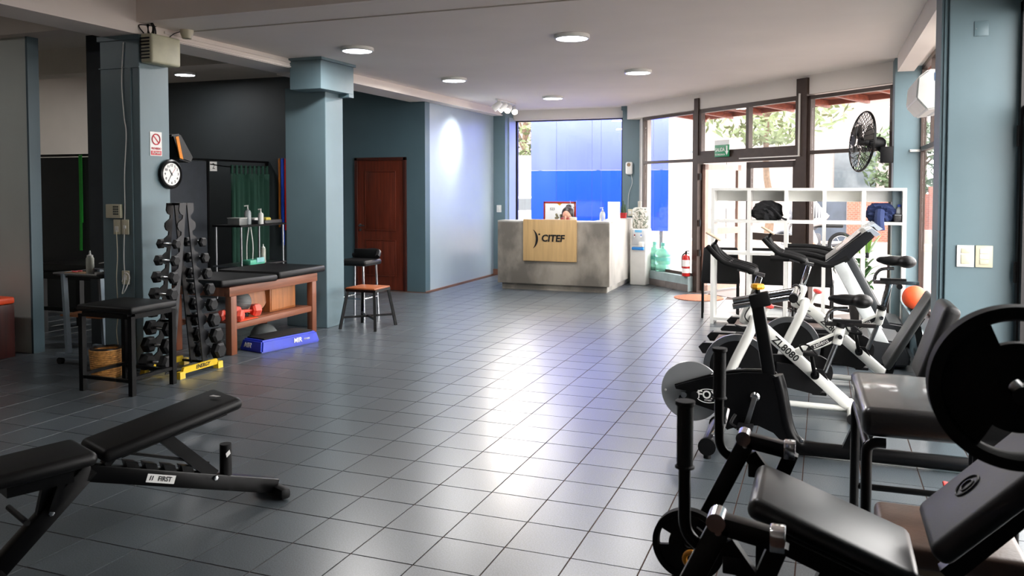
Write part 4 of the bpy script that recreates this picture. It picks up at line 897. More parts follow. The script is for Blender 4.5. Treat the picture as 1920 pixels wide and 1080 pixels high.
# ---- step platform
sp = thing('step_platform', 'blue aerobic step with a black top and white lettering', 'step', (-5.11, 6.9, 0), rz=-.22)
BL = mat('royal_blue_plastic', (34, 58, 190), rough=.35)
g = G(); P0 = [(-.17, -.38), (.17, -.38), (.17, .38), (-.17, .38)]
lo = [g.bm.verts.new((x * 1.0, y, 0.0)) for x, y in P0]; hi = [g.bm.verts.new((x * .85, y * .92, .115)) for x, y in P0]
g.bm.faces.new(hi); g.bm.faces.new(list(reversed(lo)))
for k in range(4): g.bm.faces.new((lo[k], lo[(k + 1) % 4], hi[(k + 1) % 4], hi[k]))
bmesh.ops.bevel(g.bm, geom=list(g.bm.edges), offset=.015, segments=2, affect='EDGES'); g.build('body', BL, sp)
G().box((0, 0, .12), (.25, .62, .018), bev=.006).build('rubber_top', RUBBER, sp)
lettering('lettering', 'MIR', .065, PAPER, sp, (.161, .08, .058), (math.radians(78), 0, PI / 2), depth=.002, shear=.2, off=.001); lettering('lettering', 'FITNESS', .022, PAPER, sp, (.161, .2, .058), (math.radians(78), 0, PI / 2), depth=.002, shear=.2)
lettering('lettering', 'MIR', .065, PAPER, sp, (-.05, -.367, .058), (math.radians(75), 0, 0), depth=.002, shear=.2, off=.001)
# ---- small wooden chair without back and tall stool behind it
cs = thing('wooden_stool', 'low stool with brown wooden seat and splayed black legs', 'stool', (-4.85, 8.17, 0))
WS = wood('brown_seat_wood', (150, 82, 44), axis='X', var=.25)
G().box((0, 0, .455), (.37, .35, .02), bev=.004).build('seat', WS, cs)
g = G(); [g.bar(a, b, .025, .03) for a, b in (((-.18, -.17, .435), (.18, -.17, .435)), ((-.18, .17, .435), (.18, .17, .435)), ((-.18, -.17, .435), (-.18, .17, .435)), ((.18, -.17, .435), (.18, .17, .435)))]; g.build('seat_frame', BLACK, cs)
for sx in (-1, 1):
    for sy in (-1, 1): G().bar((sx * .17, sy * .16, .43), (sx * .225, sy * .235, 0), .028, .028).build('leg', BLACK, cs)
G().bar((-.205, -.205, .13), (.205, .205, .13), .022, .022).build('stretcher', BLACK, cs); G().bar((-.205, .205, .13), (.205, -.205, .13), .022, .022).build('stretcher', BLACK, cs)
ts = thing('bar_stool', 'tall black padded stool with chrome legs behind the column', 'stool', (-5.32, 8.75, 0))
G().box((0, 0, .68), (.42, .4, .07), bev=.03, seg=3).build('seat', VINYL, ts)
g = G(); g.tube([(-.2, .19, .74), (0, .21, .8), (.16, .19, .8), (.2, .1, .74)], .03, seg=8); g.box((.0, .19, .77), (.36, .04, .12), bev=.02); g.build('backrest', VINYL, ts)
for sx in (-1, 1):
    for sy in (-1, 1): G().cyl((sx * .15, sy * .15, .65), (sx * .17, sy * .17, 0), .013).build('leg', CHROME, ts)
g = G(); g.cyl((-.16, -.165, .25), (.16, -.165, .25), .009); g.cyl((-.16, .165, .25), (.16, .165, .25), .009); g.cyl((-.165, -.16, .25), (-.165, .16, .25), .009); g.cyl((.165, -.16, .25), (.165, .16, .25), .009); g.build('footrest', CHROME, ts)

# ---- treatment alcove
cu = thing('cubicle_frame', 'black cubicle frame with dark panels in the alcove', 'cubicle', (-8.5, 9.75, 0))
g = G(); g.bb((-8.52, 7.8, 1.98), (-8.48, 11.19, 2.01)); under(g.build('rail', BLACK, flat=True), cu); g = G(); g.bb((-10.88, 7.78, 1.98), (-8.48, 7.82, 2.01)); under(g.build('rail', BLACK, flat=True), cu)
for y in (7.8, 9.775, 11.16): under(G().bb((-8.52, y - .02, 0), (-8.48, y + .02, 1.98)).build('post', BLACK, flat=True), cu)
under(G().bb((-8.51, 7.83, .02), (-8.49, 9.75, 1.97)).build('panel', mat('dark_slate_panel', (50, 56, 64), rough=.6), flat=True), cu)
under(G().bb((-10.85, 7.79, .02), (-8.53, 7.81, 1.97)).build('panel', mat('black_panel', (22, 25, 27), rough=.6), flat=True), cu)
under(G().tube([(-8.46, 9.8, 1.93), (-8.46, 10.3, 1.9), (-8.46, 11.1, 1.92)], .008).build('curtain_wire', BLACK), cu)
cr = thing('curtain', 'dark green tab top curtain in the alcove', 'curtain', (-8.46, 10.7, 0))
GC = mat('dark_green_cloth', (34, 74, 60), rough=.85, var=.15, scale=3)
g = G(); n = 90; cols = []
for k in range(n + 1):
    u = k / n; y = -.46 + .9 * u; x = .045 * math.sin(u * 34) + .02 * math.sin(u * 81)
    cols.append([g.bm.verts.new((x * (1 - .4 * t), y, 1.8 - 1.72 * t)) for t in (0, .2, .5, .8, 1)])
for a, b in zip(cols, cols[1:]):
    for i in range(4): g.bm.faces.new((a[i], b[i], b[i + 1], a[i + 1]))
o = g.build('drape', GC, cr); o.modifiers.new('thick', 'SOLIDIFY').thickness = .004
for k in range(9):
    y = -.43 + k * .105; G().bb((-.012, y - .022, 1.78), (.012, y + .022, 1.93)).build('tab', GC, cr)
sg2 = thing('number_sign', 'white card with the number 2 on the cubicle frame', 'sign', (-8.47, 9.87, 1.83), rz=PI / 2); G().bb((-.075, -.006, 0), (.075, 0, .14)).build('card', PAPER, sg2); lettering('lettering', '2', .12, INK, sg2, (0, -.008, .07), FACE_Y)
for k, (c, x, z0, w_, lab) in enumerate((((164, 96, 30), -8.36, .95, .03, 'orange'), ((26, 74, 196), -8.30, .66, .045, 'blue'), ((200, 26, 30), -8.235, .9, .04, 'red'), ((36, 34, 34), -8.18, 1.25, .05, 'black'), ((150, 14, 22), -8.12, .72, .07, 'dark red'))):
    r = thing('resistance_band', '%s elastic band hanging beside the green curtain' % lab, 'elastic band', (x + .1, 11.18, z0), group='elastic bands on the alcove wall')
    bm_ = mat('band_' + lab.replace(' ', '_'), c, rough=.6)
    g = G(); H_ = 2.06 - z0; g.bb((-w_ / 2, -.02, 0), (w_ / 2, -.012, H_)); g.bb((-w_ / 2, -.008, .02), (w_ / 2, 0, H_)); g.cyl((-w_ / 2, -.01, .004), (w_ / 2, -.01, .004), .012, seg=10); g.build('loop', bm_, r); G().cyl((0, .02, H_ - .01), (0, -.03, H_ - .01), .008, seg=8).build('hook', STEEL, r)
gb = thing('resistance_band', 'bright green elastic band hanging on the black cubicle panel', 'elastic band', (-8.72, 7.775, .8)); g = G(); g.bb((-.03, -.012, .35), (.02, -.004, 1.2)); g.prism([(-.03, -.02, 0), (.01, -.02, 0), (.015, -.02, .5), (-.02, -.02, .5)], (0, .006, 0)); g.build('loop', mat('bright_green_band', (20, 150, 40), rough=.5), gb); G().cyl((0, .02, 1.19), (0, -.02, 1.19), .01, seg=8).build('hook', STEEL, gb)
# alcove trolley
at_ = thing('instrument_trolley', 'black trolley with trays in front of the green curtain', 'trolley', (-7.6, 9.6, 0))
G().bb((-.24, -.5, 1.05), (.24, .5, 1.075)).build('top_shelf', BLACKM, at_); G().bb((-.24, -.5, .5), (.24, .5, .52)).build('lower_shelf', STEEL, at_); G().bb((-.24, -.5, .12), (.24, .5, .14)).build('bottom_shelf', BLACKM, at_)
for sx in (-1, 1):
    for sy in (-1, 1): G().cyl((sx * .21, sy * .46, .06), (sx * .21, sy * .46, 1.05), .015).build('post', STEEL, at_); G().sph((sx * .21, sy * .46, .03), .03).build('caster', RUBBER, at_)
zt = 1.0755
def pump(label, loc, s=1.0, m=WHITEP):
    r = thing('pump_bottle', label, 'bottle', loc); G().lathe([(0, 0), (.036 * s, 0), (.038 * s, .01), (.038 * s, .13 * s), (.028 * s, .155 * s), (.012 * s, .16 * s), (.012 * s, .175 * s), (0, .175 * s)]).build('bottle', m, r)
    g = G(); g.cyl((0, 0, .17 * s), (0, 0, .205 * s), .008); g.bar((.01, 0, .21 * s), (-.03 * s, -.02 * s, .205 * s), .016, .016); g.build('pump', WHITEP, r)
pump('white pump bottle on the alcove trolley', (-7.42, 9.6, zt)); pump('clear bottle with a wide white cap on the alcove trolley', (-7.5, 9.42, zt), 1.25, CLEAR)
sv = thing('steel_tray', 'steel tray with yellow sponges on the alcove trolley', 'tray', (-7.58, 9.86, zt)); g = G(); g.bb((-.18, -.2, 0), (.18, .2, .006)); [g.bb(a, b) for a, b in (((-.18, -.2, 0), (-.174, .2, .05)), ((.174, -.2, 0), (.18, .2, .05)), ((-.18, -.2, 0), (.18, -.194, .05)), ((-.18, .194, 0), (.18, .2, .05)))]; g.build('tray', STEEL, sv)
G().box((.05, .0, .06), (.1, .12, .05), bev=.02).build('sponge', mat('yellow_sponge', (222, 204, 96), rough=.9, bump=.4, bscale=80), sv); G().box((-.08, -.08, .05), (.1, .14, .06), bev=.02).build('cloth', PAPER, sv)
gx = thing('clear_box', 'clear plastic box on the alcove trolley', 'box', (-7.5, 9.2, zt)); G().box((0, 0, .045), (.2, .16, .09), bev=.006).build('box', mat('cloudy_plastic', (150, 154, 152), rough=.3, trans=.3), gx); G().box((0, 0, .095), (.21, .17, .012), bev=.004).build('lid', WHITEP, gx)
squeeze('milky squeeze bottle on the lower alcove trolley shelf', (-7.5, 9.75, .5205), h=.19)
md = thing('therapy_device', 'mint green therapy device on the lower alcove trolley shelf', 'device', (-7.45, 9.45, .5205)); MT = mat('mint_plastic', (96, 190, 160), rough=.4); G().box((0, 0, .035), (.18, .32, .07), bev=.015).build('case', MT, md); G().box((0.09, .05, .06), (.02, .16, .07), bev=.008).build('control_panel', mat('pale_cyan', (150, 208, 210)), md); G().tube([(-.02, -.1, .07), (.0, -.12, .3), (.02, -.1, .52)], .008).build('lead', WHITEP, md); G().tube([(.04, -.05, .07), (.03, -.03, .28), (.02, -.06, .52)], .008).build('lead', WHITEP, md)
# dark treatment couch and chair in the unlit bay
dc = thing('treatment_couch', 'black treatment couch in the dark bay behind the grey trolley', 'treatment table', (-7.35, 6.85, 0))
G().box((0, 0, .72), (1.5, .62, .09), bev=.03, seg=3).build('pad', VINYL, dc); G().bb((-.72, -.28, .6), (.72, .28, .675)).build('frame', BLACK, dc)
for sx in (-1, 1):
    for sy in (-1, 1): G().bb((sx * .66 - .03, sy * .24 - .03, 0), (sx * .66 + .03, sy * .24 + .03, .6)).build('leg', BLACK, dc)
G().bb((-.66, -.26, .25), (.66, -.22, .29)).build('stretcher', BLACK, dc)

# ---- adjustable bench in the foreground
ab = thing('adjustable_bench', 'black adjustable weight bench with a white FIRST label', 'weight bench', (-3.1, 2.4, 0), rz=math.radians(-22.35))
# local: y runs from the seat end to the tail, x to the right of it
def sm(g, fac=.02): bmesh.ops.bevel(g.bm, geom=list(g.bm.edges), offset=fac, segments=3, affect='EDGES'); return g
g = G(); g.box((0, .63, .5), (.285, .66, .06), bev=.028, seg=4, rot=(math.radians(10.5), 0, 0))
G().box((0, .64, .475), (.2, .5, .03), rot=(math.radians(10.5), 0, 0)).build('back_plate', BLACK, ab)
bp_ = g.build('back_pad', VINYL, ab)
g = G(); g.prism([(-.02, .86, .5805), (.03, .87, .583), (.045, .885, .586), (-.01, .875, .584)], (0, 0, .0015)); g.build('tick_mark', PAPER, ab)
g = G(); g.box((0, .085, .445), (.30, .40, .06), bev=.028, seg=4, rot=(math.radians(2), 0, 0)); g.build('seat_pad', VINYL, ab); G().bb((-.1, -.05, .36), (.1, .2, .42)).build('seat_plate', BLACK, ab)
G().bar((0, .28, .36), (0, 1.2, .055), .06, .075, bev=.006).build('main_beam', BLACK, ab)
G().bar((0, .3, .38), (0, -.08, .03), .06, .075, bev=.006).build('front_leg', BLACK, ab)
G().bar((0, .14, .38), (0, .1, .2), .03, .05).build('seat_strut', BLACK, ab); G().bar((.04, .18, .38), (.04, .13, .24), .02, .03).build('seat_strut', BLACK, ab)
G().bar((-.16, 1.2, .035), (.11, 1.2, .035), .06, .06, bev=.02).build('rear_foot', BLACKM, ab); G().bar((-.2, -.08, .03), (.24, -.08, .03), .06, .05, bev=.02).build('front_foot', BLACKM, ab)
G().bar((0, .6, .46), (0, .86, .2), .055, .055).build('back_strut', BLACK, ab)
zt_ = lambda y: .398 - .3315 * (y - .28)
G().bar((0, .40, zt_(.40) + .065), (0, .84, zt_(.84) + .05), .02, .012).build('ladder_rail', BLACK, ab); G().bar((0, .36, zt_(.36)), (0, .405, zt_(.405) + .06), .05, .03).build('ladder_end', BLACK, ab)
for k in range(4):
    y0 = .45 + .085 * k; G().prism([(-.025, y0, zt_(y0) - .005), (-.025, y0 + .055, zt_(y0 + .055) - .005), (-.025, y0 + .045, zt_(y0 + .045) + .028), (-.025, y0 - .01, zt_(y0 - .01) + .03)], (.05, 0, 0)).build('ladder_tooth', BLACK, ab)
G().cyl((0, .93, .12), (0, .93, .335), .03, .028).build('leg_hook', BLACKM, ab); G().prism([(.0302, .915, .295), (.0302, .935, .31), (.0302, .94, .29), (.0302, .92, .275)], (.001, 0, 0)).build('hook_mark', PAPER, ab)
for y, z in ((.86, .19), (.13, .23)): G().lathe([(0, 0), (.014, 0), (.012, .008), (0, .01)], (.032, y, z), (1, 0, 0), seg=6).build('bolt', CHROME, ab)
G().cyl((-.14, .02, .24), (.1, .02, .24), .012).build('release_handle', BLACKM, ab)
_s = math.atan2(.305, .92)
lz = lambda y: .3585 - .3315 * (y - .28)
G().prism([(.0303, .525, lz(.525) - .02), (.0303, .655, lz(.655) - .02), (.0303, .667, lz(.667) + .02), (.0303, .537, lz(.537) + .02)], (.001, 0, 0)).build('label_plate', PAPER, ab)
for y0 in (.54, .55): G().prism([(.0314, y0, lz(y0) - .011), (.0314, y0 + .006, lz(y0) - .011), (.0314, y0 + .014, lz(y0 + .012) + .012), (.0314, y0 + .008, lz(y0 + .012) + .012)], (.0006, 0, 0)).build('label_mark', INK, ab)
M_ = Matrix.Rotation(-_s, 4, 'X') @ Euler(FACE_X).to_matrix().to_4x4()
lettering('lettering', 'FIRST', .03, INK, ab, (.0325, .613, lz(.613)), M_.to_3x3(), depth=.0006, off=.0006, xs=.92)

# ================================================================ RIGHT SIDE
# ---- open white shelf unit
sh = thing('shelf_unit', 'white open cube shelving between treadmills and entrance', 'shelf', (-.21, 9.95, 0))
SW = mat('white_melamine', (228, 228, 224), rough=.4, var=.03)
xs = [-1.01 + .4045 * k for k in range(6)]
for k, x in enumerate(xs): G().bb((x - .02, -.15, .0), (x + .02, .15, 1.585)).build('upright', SW, sh, flat=True)
for z in (1.57, 1.2, .83, .06):
    for a, b in zip(xs, xs[1:]): G().bb((a + .02, -.15, z - .015), (b - .02, .15, z + .015)).build('shelf_board', SW, sh, flat=True)
for a, b in zip(xs, xs[1:]): G().bb((a + .02, .13, 1.43), (b - .02, .15, 1.555)).build('back_strip', SW, sh, flat=True)
def lump(name, label, cat, loc, rad, m, extra=()):
    r = thing(name, label, cat, loc)
    g = G(); bmesh.ops.create_icosphere(g.bm, subdivisions=4, radius=1.0)
    ph = [(random.uniform(3, 8), random.uniform(3, 8), random.uniform(3, 8), random.uniform(0, 6)) for _ in range(9)]
    for v in g.bm.verts:
        d = v.co.normalized(); f = .86 + .10 * sum(abs(math.sin(d.x * a + d.y * b + d.z * c + e)) - .5 for a, b, c, e in ph) + .25 * max(0, d.z) ** 3
        p = Vector((d.x * rad[0] * f, d.y * rad[1] * f, d.z * rad[2] * f + rad[2] * .8)); p.z = max(0.001, p.z); v.co = p
    g.build('bundle', m, r)
    return r
DARKC = mat('black_fabric', (24, 24, 27), rough=.85, bump=.3, bscale=60); NAVY = mat('navy_fabric', (26, 42, 84), rough=.85, bump=.3, bscale=60)
l1 = lump('gym_bag', 'crumpled black jacket in the second shelf cell', 'jacket', (-.62, 9.93, 1.2155), (.17, .12, .11), DARKC); G().sph((-.04, 0, .17), .06, (1.2, 1, .8)).build('hood', DARKC, l1); G().tube([(.1, -.1, .1), (.17, -.13, .03), (.22, -.13, .012)], .012).build('sleeve_strap', DARKC, l1)
l2 = lump('folded_clothes', 'crumpled navy clothes in the last shelf cell', 'clothes', (.58, 9.93, 1.2155), (.16, .12, .1), NAVY); g = G(); g.tube([(-.02, -.12, .12), (-.03, -.175, .02), (-.02, -.19, -.09)], .05, seg=10); g.build('hanging_sleeve', NAVY, l2); G().sph((-.04, 0, .15), .07, (1.2, 1, .8)).build('fold', NAVY, l2)
pb = thing('water_flask', 'clear drinking bottle with a blue cap on the shelf', 'bottle', (.755, 9.9, 1.2155)); G().lathe([(0, 0), (.032, 0), (.034, .01), (.034, .13), (.015, .16), (.015, .175)]).build('bottle', CLEAR, pb); G().lathe([(.018, .165), (.018, .19), (0, .192)], seg=14).build('cap', mat('blue_cap', (36, 70, 170)), pb)
bp2 = thing('small_pouch', 'small black patterned pouch beside the clear bottle', 'pouch', (.74, 9.84, 1.2155)); G().box((0, 0, .045), (.09, .05, .09), bev=.02, seg=3).build('pouch', mat('speckled_black', (30, 30, 32), var=.9, scale=90), bp2); G().bb((-.035, -.027, .075), (.035, -.024, .08)).build('zip', STEEL, bp2)
hc = thing('hanging_plug', 'black plug on a thin cord hanging from the shelf', 'plug', (.44, 9.8, .82)); G().tube([(.01, 0, .365), (-.01, 0, .2), (0, 0, .05)], .004, seg=6).build('cord', INK, hc); G().box((0, 0, .03), (.035, .03, .06), bev=.01).build('plug', BLACKM, hc)
# ---- three waiting chairs behind the shelf
def wait_chair(label, x, y, rz):
    r = thing('waiting_chair', label, 'chair', (x, y, 0), rz=rz, group='black waiting chairs behind the shelf')
    FB = mat('black_upholstery', (20, 20, 22), rough=.8, bump=.15, bscale=120)
    G().box((0, 0, .45), (.46, .44, .06), bev=.025, seg=3).build('seat', FB, r)
    g = G(); g.box((0, -.22, .66), (.46, .035, .42), bev=.017, seg=3)
    for v in g.bm.verts:
        t = max(0, (v.co.z - .68) / .2); v.co.x *= 1 - .18 * t * t; v.co.y -= .1 * max(0, v.co.z - .45) + .0
    g.build('backrest', FB, r)
    for sx in (-1, 1):
        G().tube([(sx * .21, -.19, .44), (sx * .21, -.22, .2), (sx * .21, -.24, 0)], .014, seg=8).build('leg', BLACK, r); G().tube([(sx * .21, .2, .44), (sx * .21, .21, 0)], .014, seg=8, smooth=0).build('leg', BLACK, r)
    g = G(); g.cyl((-.21, 0, .42), (.21, 0, .42), .012, seg=8); g.cyl((-.21, -.19, .42), (-.21, .2, .42), .012, seg=8); g.cyl((.21, -.19, .42), (.21, .2, .42), .012, seg=8); g.build('seat_frame', BLACK, r)
wait_chair('black waiting chair nearest the entrance door', -1.2, 10.44, 0.12)
wait_chair('middle black waiting chair behind the shelf', -.66, 10.5, 0.05)
wait_chair('black waiting chair beside the potted plant', -.12, 10.5, -.05)
# ---- potted plant by the window
pl = thing('potted_plant', 'leafy dracaena in a dark pot behind the treadmills', 'plant', (.40, 10.34, 0))
G().lathe([(0, 0), (.1, 0), (.13, .24), (.14, .24), (.14, .26), (.12, .26), (.11, .2), (0, .2)]).build('pot', mat('dark_pot', (44, 40, 38), rough=.5), pl)
g = G(); g.tube([(0, 0, .2), (.02, 0, .45), (0, .01, .7)], .016, seg=8); g.tube([(.03, .02, .2), (.08, .03, .5)], .012, seg=8); g.build('stem', BARK, pl)
LG = mat('glossy_green_leaf', (62, 112, 52), rough=.35, var=.4, scale=10); LG2 = mat('young_green_leaf', (122, 172, 66), rough=.35, var=.3, scale=10)
def leaf(base_, a, ln, up, wd, m):
    g = G(); d = Vector((math.cos(a), math.sin(a), 0)); s_ = Vector((-math.sin(a), math.cos(a), 0)); rows = []
    for k in range(7):
        t = k / 6; c = Vector(base_) + d * ln * t * (1 - .25 * up) + Vector((0, 0, 1)) * (ln * (up * t - .75 * t * t * (1.1 - up * .4))); w_ = wd * math.sin(PI * min(1, .08 + t * .92)) ** .8
        rows.append([g.bm.verts.new(c - s_ * w_ + Vector((0, 0, w_ * .25))), g.bm.verts.new(c), g.bm.verts.new(c + s_ * w_ + Vector((0, 0, w_ * .25)))])
    for p, q in zip(rows, rows[1:]):
        for i in range(2): g.bm.faces.new((p[i], p[i + 1], q[i + 1], q[i]))
    g.build('leaf', m, pl)
for k in range(26):
    a = k * 2.4; z = .34 + .46 * (k % 9) / 9; leaf((.01 * math.cos(a), .01 * math.sin(a), z), a, random.uniform(.24, .38), random.uniform(.5, 1.2), random.uniform(.028, .042), LG)
for k in range(4): leaf((0.02, 0, .7), -1.2 + k * 1.5, .34, 1.45, .04, LG2)

# ---- treadmills (running deck along X, console at the right end)
def treadmill(label, x, y, z_up, white=True):
    r = thing('treadmill', label, 'treadmill', (x, y, 0), group='treadmills')
    BELT = mat('treadmill_belt', (92, 78, 72), rough=.6, bump=.1, bscale=200)
    G().bb((-.78, -.24, .1), (.62, .24, .115)).build('belt', BELT, r)
    for s in (-1, 1):
        G().prism([(-.86, s * .3 - .055, .03), (-.9, s * .3 - .055, .09), (-.86, s * .3 - .055, .13), (.62, s * .3 - .055, .155), (.62, s * .3 - .055, .05)], (0, .11, 0)).build('side_rail', BLACKM, r); G().bb((-.84, s * .3 - .05, .128), (-.6, s * .3 + .05, .134)).build('rear_cap', STEEL, r)
    g = G(); g.prism([(.5, -.36, .03), (.5, -.36, .2), (.6, -.36, .27), (.86, -.36, .24), (.92, -.36, .1), (.9, -.36, .03)], (0, .72, 0)); sm(g, .02).build('motor_hood', mat('dark_grey_hood', (40, 42, 45), rough=.35), r)
    UP = mat('silver_white_upright', (196, 200, 200), rough=.35) if white else mat('charcoal_upright', (38, 41, 44), rough=.35)
    for s in (-1, 1): G().bar((.78, s * .33, .05), (.32, s * .33, .92), .05, .1, bev=.012).build('upright', UP, r)
    g = G(); g.prism([(.2, -.34, .93), (.26, -.34, .88), (.36, -.34, .9), (.62, -.34, 1.17), (.58, -.34, 1.22), (.54, -.34, 1.21)], (0, .68, 0)); sm(g, .014).build('console', mat('black_console', (26, 27, 30), rough=.3), r)
    G().prism([(.54, -.33, 1.212), (.62, -.33, 1.16), (.66, -.33, 1.18), (.59, -.33, 1.235)], (0, .66, 0)).build('console_top', mat('silver_console_cap', (186, 196, 206), rough=.25, metal=.4), r)
    G().prism([(.27, -.22, .985), (.5, -.22, 1.195), (.505, -.22, 1.19), (.275, -.22, .978)], (0, .44, 0)).build('display', mat('display_panel', (70, 66, 70), rough=.15), r)
    for s in (-1, 1):
        g = G(); g.tube([(.4, s * .33, .97), (.25, s * .33, .9), (.1, s * .33, .93), (-.02, s * .33, .945), (-.26, s * .33, .945)], .028, seg=10); g.build('handrail', RUBBER, r)
    G().tube([(.3, -.3, .9), (.28, -.32, .86), (.3, -.34, .83)], .008, seg=6).build('safety_hook', WHITEP, r)
    return r
treadmill('treadmill with pale uprights, directly behind the white bikes', -.2, 8.22, 0, True)
treadmill('treadmill with charcoal uprights, next to the white shelf', -.12, 9.28, 0, False)

# ---- white spin bikes (profile in X-Z, rider faces -X)
WP = mat('white_bike_paint', (232, 232, 226), rough=.25, coat=.4, var=.03); REDK = mat('coral_red_knob', (224, 70, 66), rough=.4)
def spin_bike(label, x, y, seat_dz, seat_dx, bar_lab):
    r = thing('spin_bike', label, 'exercise bike', (x, y, 0), group='white spin bikes')
    # origin is X=-0.2 of the measured profile
    o = .2
    fw_ = Vector((-.583 + o, 0, .275))
    f = G().lathe([(0, -.012), (.2, -.012), (.2, .012), (0, .012)], fw_, (0, 1, 0), seg=48).build('flywheel', BLACKM, r)
    G().lathe([(.2, -.016), (.245, -.018), (.247, 0), (.245, .018), (.2, .016), (.2, -.016)], fw_, (0, 1, 0), seg=56).build('rim', STEEL, f)
    G().cyl(fw_ + Vector((0, -.1, 0)), fw_ + Vector((0, .1, 0)), .018).build('axle', CHROME, f)
    for s in (-1, 1):
        G().tube([(-.46 + o, s * .03, .66), (-.49 + o, s * .075, .56), (-.62 + o, s * .085, .27), (-.655 + o, s * .085, .1), (-.66 + o, s * .09, .05)], .036, seg=12).build('fork_blade', WP, r)
        G().box((-.585 + o, s * .1, .272), (.07, .012, .05), bev=.008).build('axle_bracket', STEEL, r)
    G().bar((-.545 + o, 0, .60), (-.475 + o, 0, .79), .07, .08, bev=.025).build('head_tube', WP, r)
    G().bar((-.50 + o, 0, .66), (.185 + o, 0, .055), .055, .085, bev=.024).build('main_tube', WP, r)
    G().bar((-.2 + o, 0, .40), (.11 + o, 0, .56), .045, .065, bev=.02).build('seat_stay', WP, r)
    st_ = G().prism([(-.12 + o, -.0245, .425), (-.1 + o, -.0245, .465), (.07 + o, -.0245, .556), (.075 + o, -.0245, .53), (.0 + o, -.0245, .48)], (0, .002, 0)).build('black_decal', INK, r)
    G().bar((.12 + o, 0, .63), (.085 + o, 0, .49), .06, .07, bev=.02).build('seat_tube', WP, r); G().cyl((.09 + o, 0, .5), (.015 + o, 0, .29), .017).build('lower_post', STEEL, r)
    pz = .64 + seat_dz; px = seat_dx
    if seat_dz > .05: G().bar((.12 + o, 0, .6), (.13 + o + px, 0, pz), .034, .05, bev=.006).build('seat_post', CHROME, r)
    G().cyl((.11 + o, -.0, .615), (.118 + o, 0, .645), .038).build('clamp_collar', BLACKM, r); G().cyl((.11 + o, -.09, .56), (.11 + o, -.03, .56), .016).build('clamp_bolt', CHROME, r)
    G().bb((.01 + o + px, -.024, pz - .016), (.34 + o + px, .024, pz + .012)).build('seat_slider', CHROME, r); G().bb((.06 + o + px, -.025, pz + .012), (.25 + o + px, .025, pz + .03)).build('slider_cover', BLACKM, r); G().cyl((.2 + o + px, -.05, pz - .03), (.2 + o + px, .05, pz - .03), .022).build('slider_knob', BLACKM, r)
    G().tube([(.015 + o + px, 0, pz), (.03 + o + px, 0, pz + .06), (.07 + o + px, 0, pz + .1), (.16 + o + px, 0, pz + .11)], .013).build('seat_bend', CHROME, r)
    g = G(); g.sph((.25 + o + px, 0, pz + .165), .1, (.72, 1.0, .5)); g.sph((.15 + o + px, 0, pz + .17), .1, (1.05, .55, .4)); g.sph((.075 + o + px, 0, pz + .175), .05, (1.0, .7, .55)); ob = g.build('saddle', VINYL, r); mm = ob.modifiers.new('unite', 'REMESH'); mm.mode = 'VOXEL'; mm.voxel_size = .01; mm.use_smooth_shade = True; ms = ob.modifiers.new('soft', 'SMOOTH'); ms.iterations = 4
    # handlebar
    G().bar((-.50 + o, 0, .74), (-.435 + o, 0, .95), .032, .045, bev=.006).build('stem', CHROME, r); G().bar((-.59 + o, 0, 1.0), (-.40 + o, 0, .96), .036, .024).build('bar_slider', STEEL, r)
    hb_ = None
    for yy in (-.16, -.06, .06, .16):
        g = G(); q = 0 if abs(yy) > .1 else -.03
        g.tube([(-.79 + o - q, yy * .85, 1.17), (-.72 + o, yy, 1.1), (-.66 + o, yy, 1.055), (-.58 + o, yy, 1.035), (-.5 + o, yy, 1.012), (-.47 + o, yy * .9, .998)], .019, seg=12); g.build('bar_grip', RUBBER, r)
    G().tube([(-.49 + o, -.15, .998), (-.465 + o, -.06, .99), (-.465 + o, .06, .99), (-.49 + o, .15, .998)], .02).build('bar_bridge', RUBBER, r); G().cyl((-.64 + o, -.16, 1.05), (-.64 + o, .16, 1.05), .012).build('crossbar', BLACKM, r)
    G().bar((-.76 + o, 0, 1.16), (-.735 + o, 0, 1.22), .03, .02).build('computer_bracket', BLACKM, r); G().bar((-.815 + o, 0, 1.265), (-.71 + o, 0, 1.205), .1, .012, bev=.004).build('computer_plate', mat('tan_plate', (206, 186, 160)), r)
    # tension knob
    G().cyl((-.42 + o, 0, .62), (-.375 + o, 0, .73), .013).build('tension_rod', WP, r); G().lathe([(0, 0), (.02, 0), (.035, .012), (.035, .028), (.015, .035), (0, .035)], (-.375 + o, 0, .725), (.35, 0, 1), seg=12).build('tension_knob', REDK, r)
    # drive: cover on the far side, cranks and pedals
    bbx = Vector((-.05 + o, 0, .275)); g = G()
    hull = [fw_ + Vector((.0 + .09 * math.cos(a), .05, .09 * math.sin(a))) for a in [PI / 2 + PI * k / 10 for k in range(11)]] + [bbx + Vector((.12 * math.cos(a), .05, .12 * math.sin(a))) for a in [-PI / 2 + PI * k / 10 for k in range(11)]]
    g.prism(hull, (0, .035, 0)); g.build('chain_cover', BLACKM, r)
    g = G(); g.prism([bbx + Vector((-.26, -.02, .06)), bbx + Vector((.05, -.02, .03)), bbx + Vector((.1, -.02, -.06)), bbx + Vector((.02, -.02, -.15)), bbx + Vector((-.26, -.02, -.1))], (0, .04, 0)); g.build('lower_cover', BLACKM, r)
    G().cyl(bbx + Vector((0, -.07, 0)), bbx + Vector((0, .1, 0)), .03).build('bottom_bracket', BLACK, r)
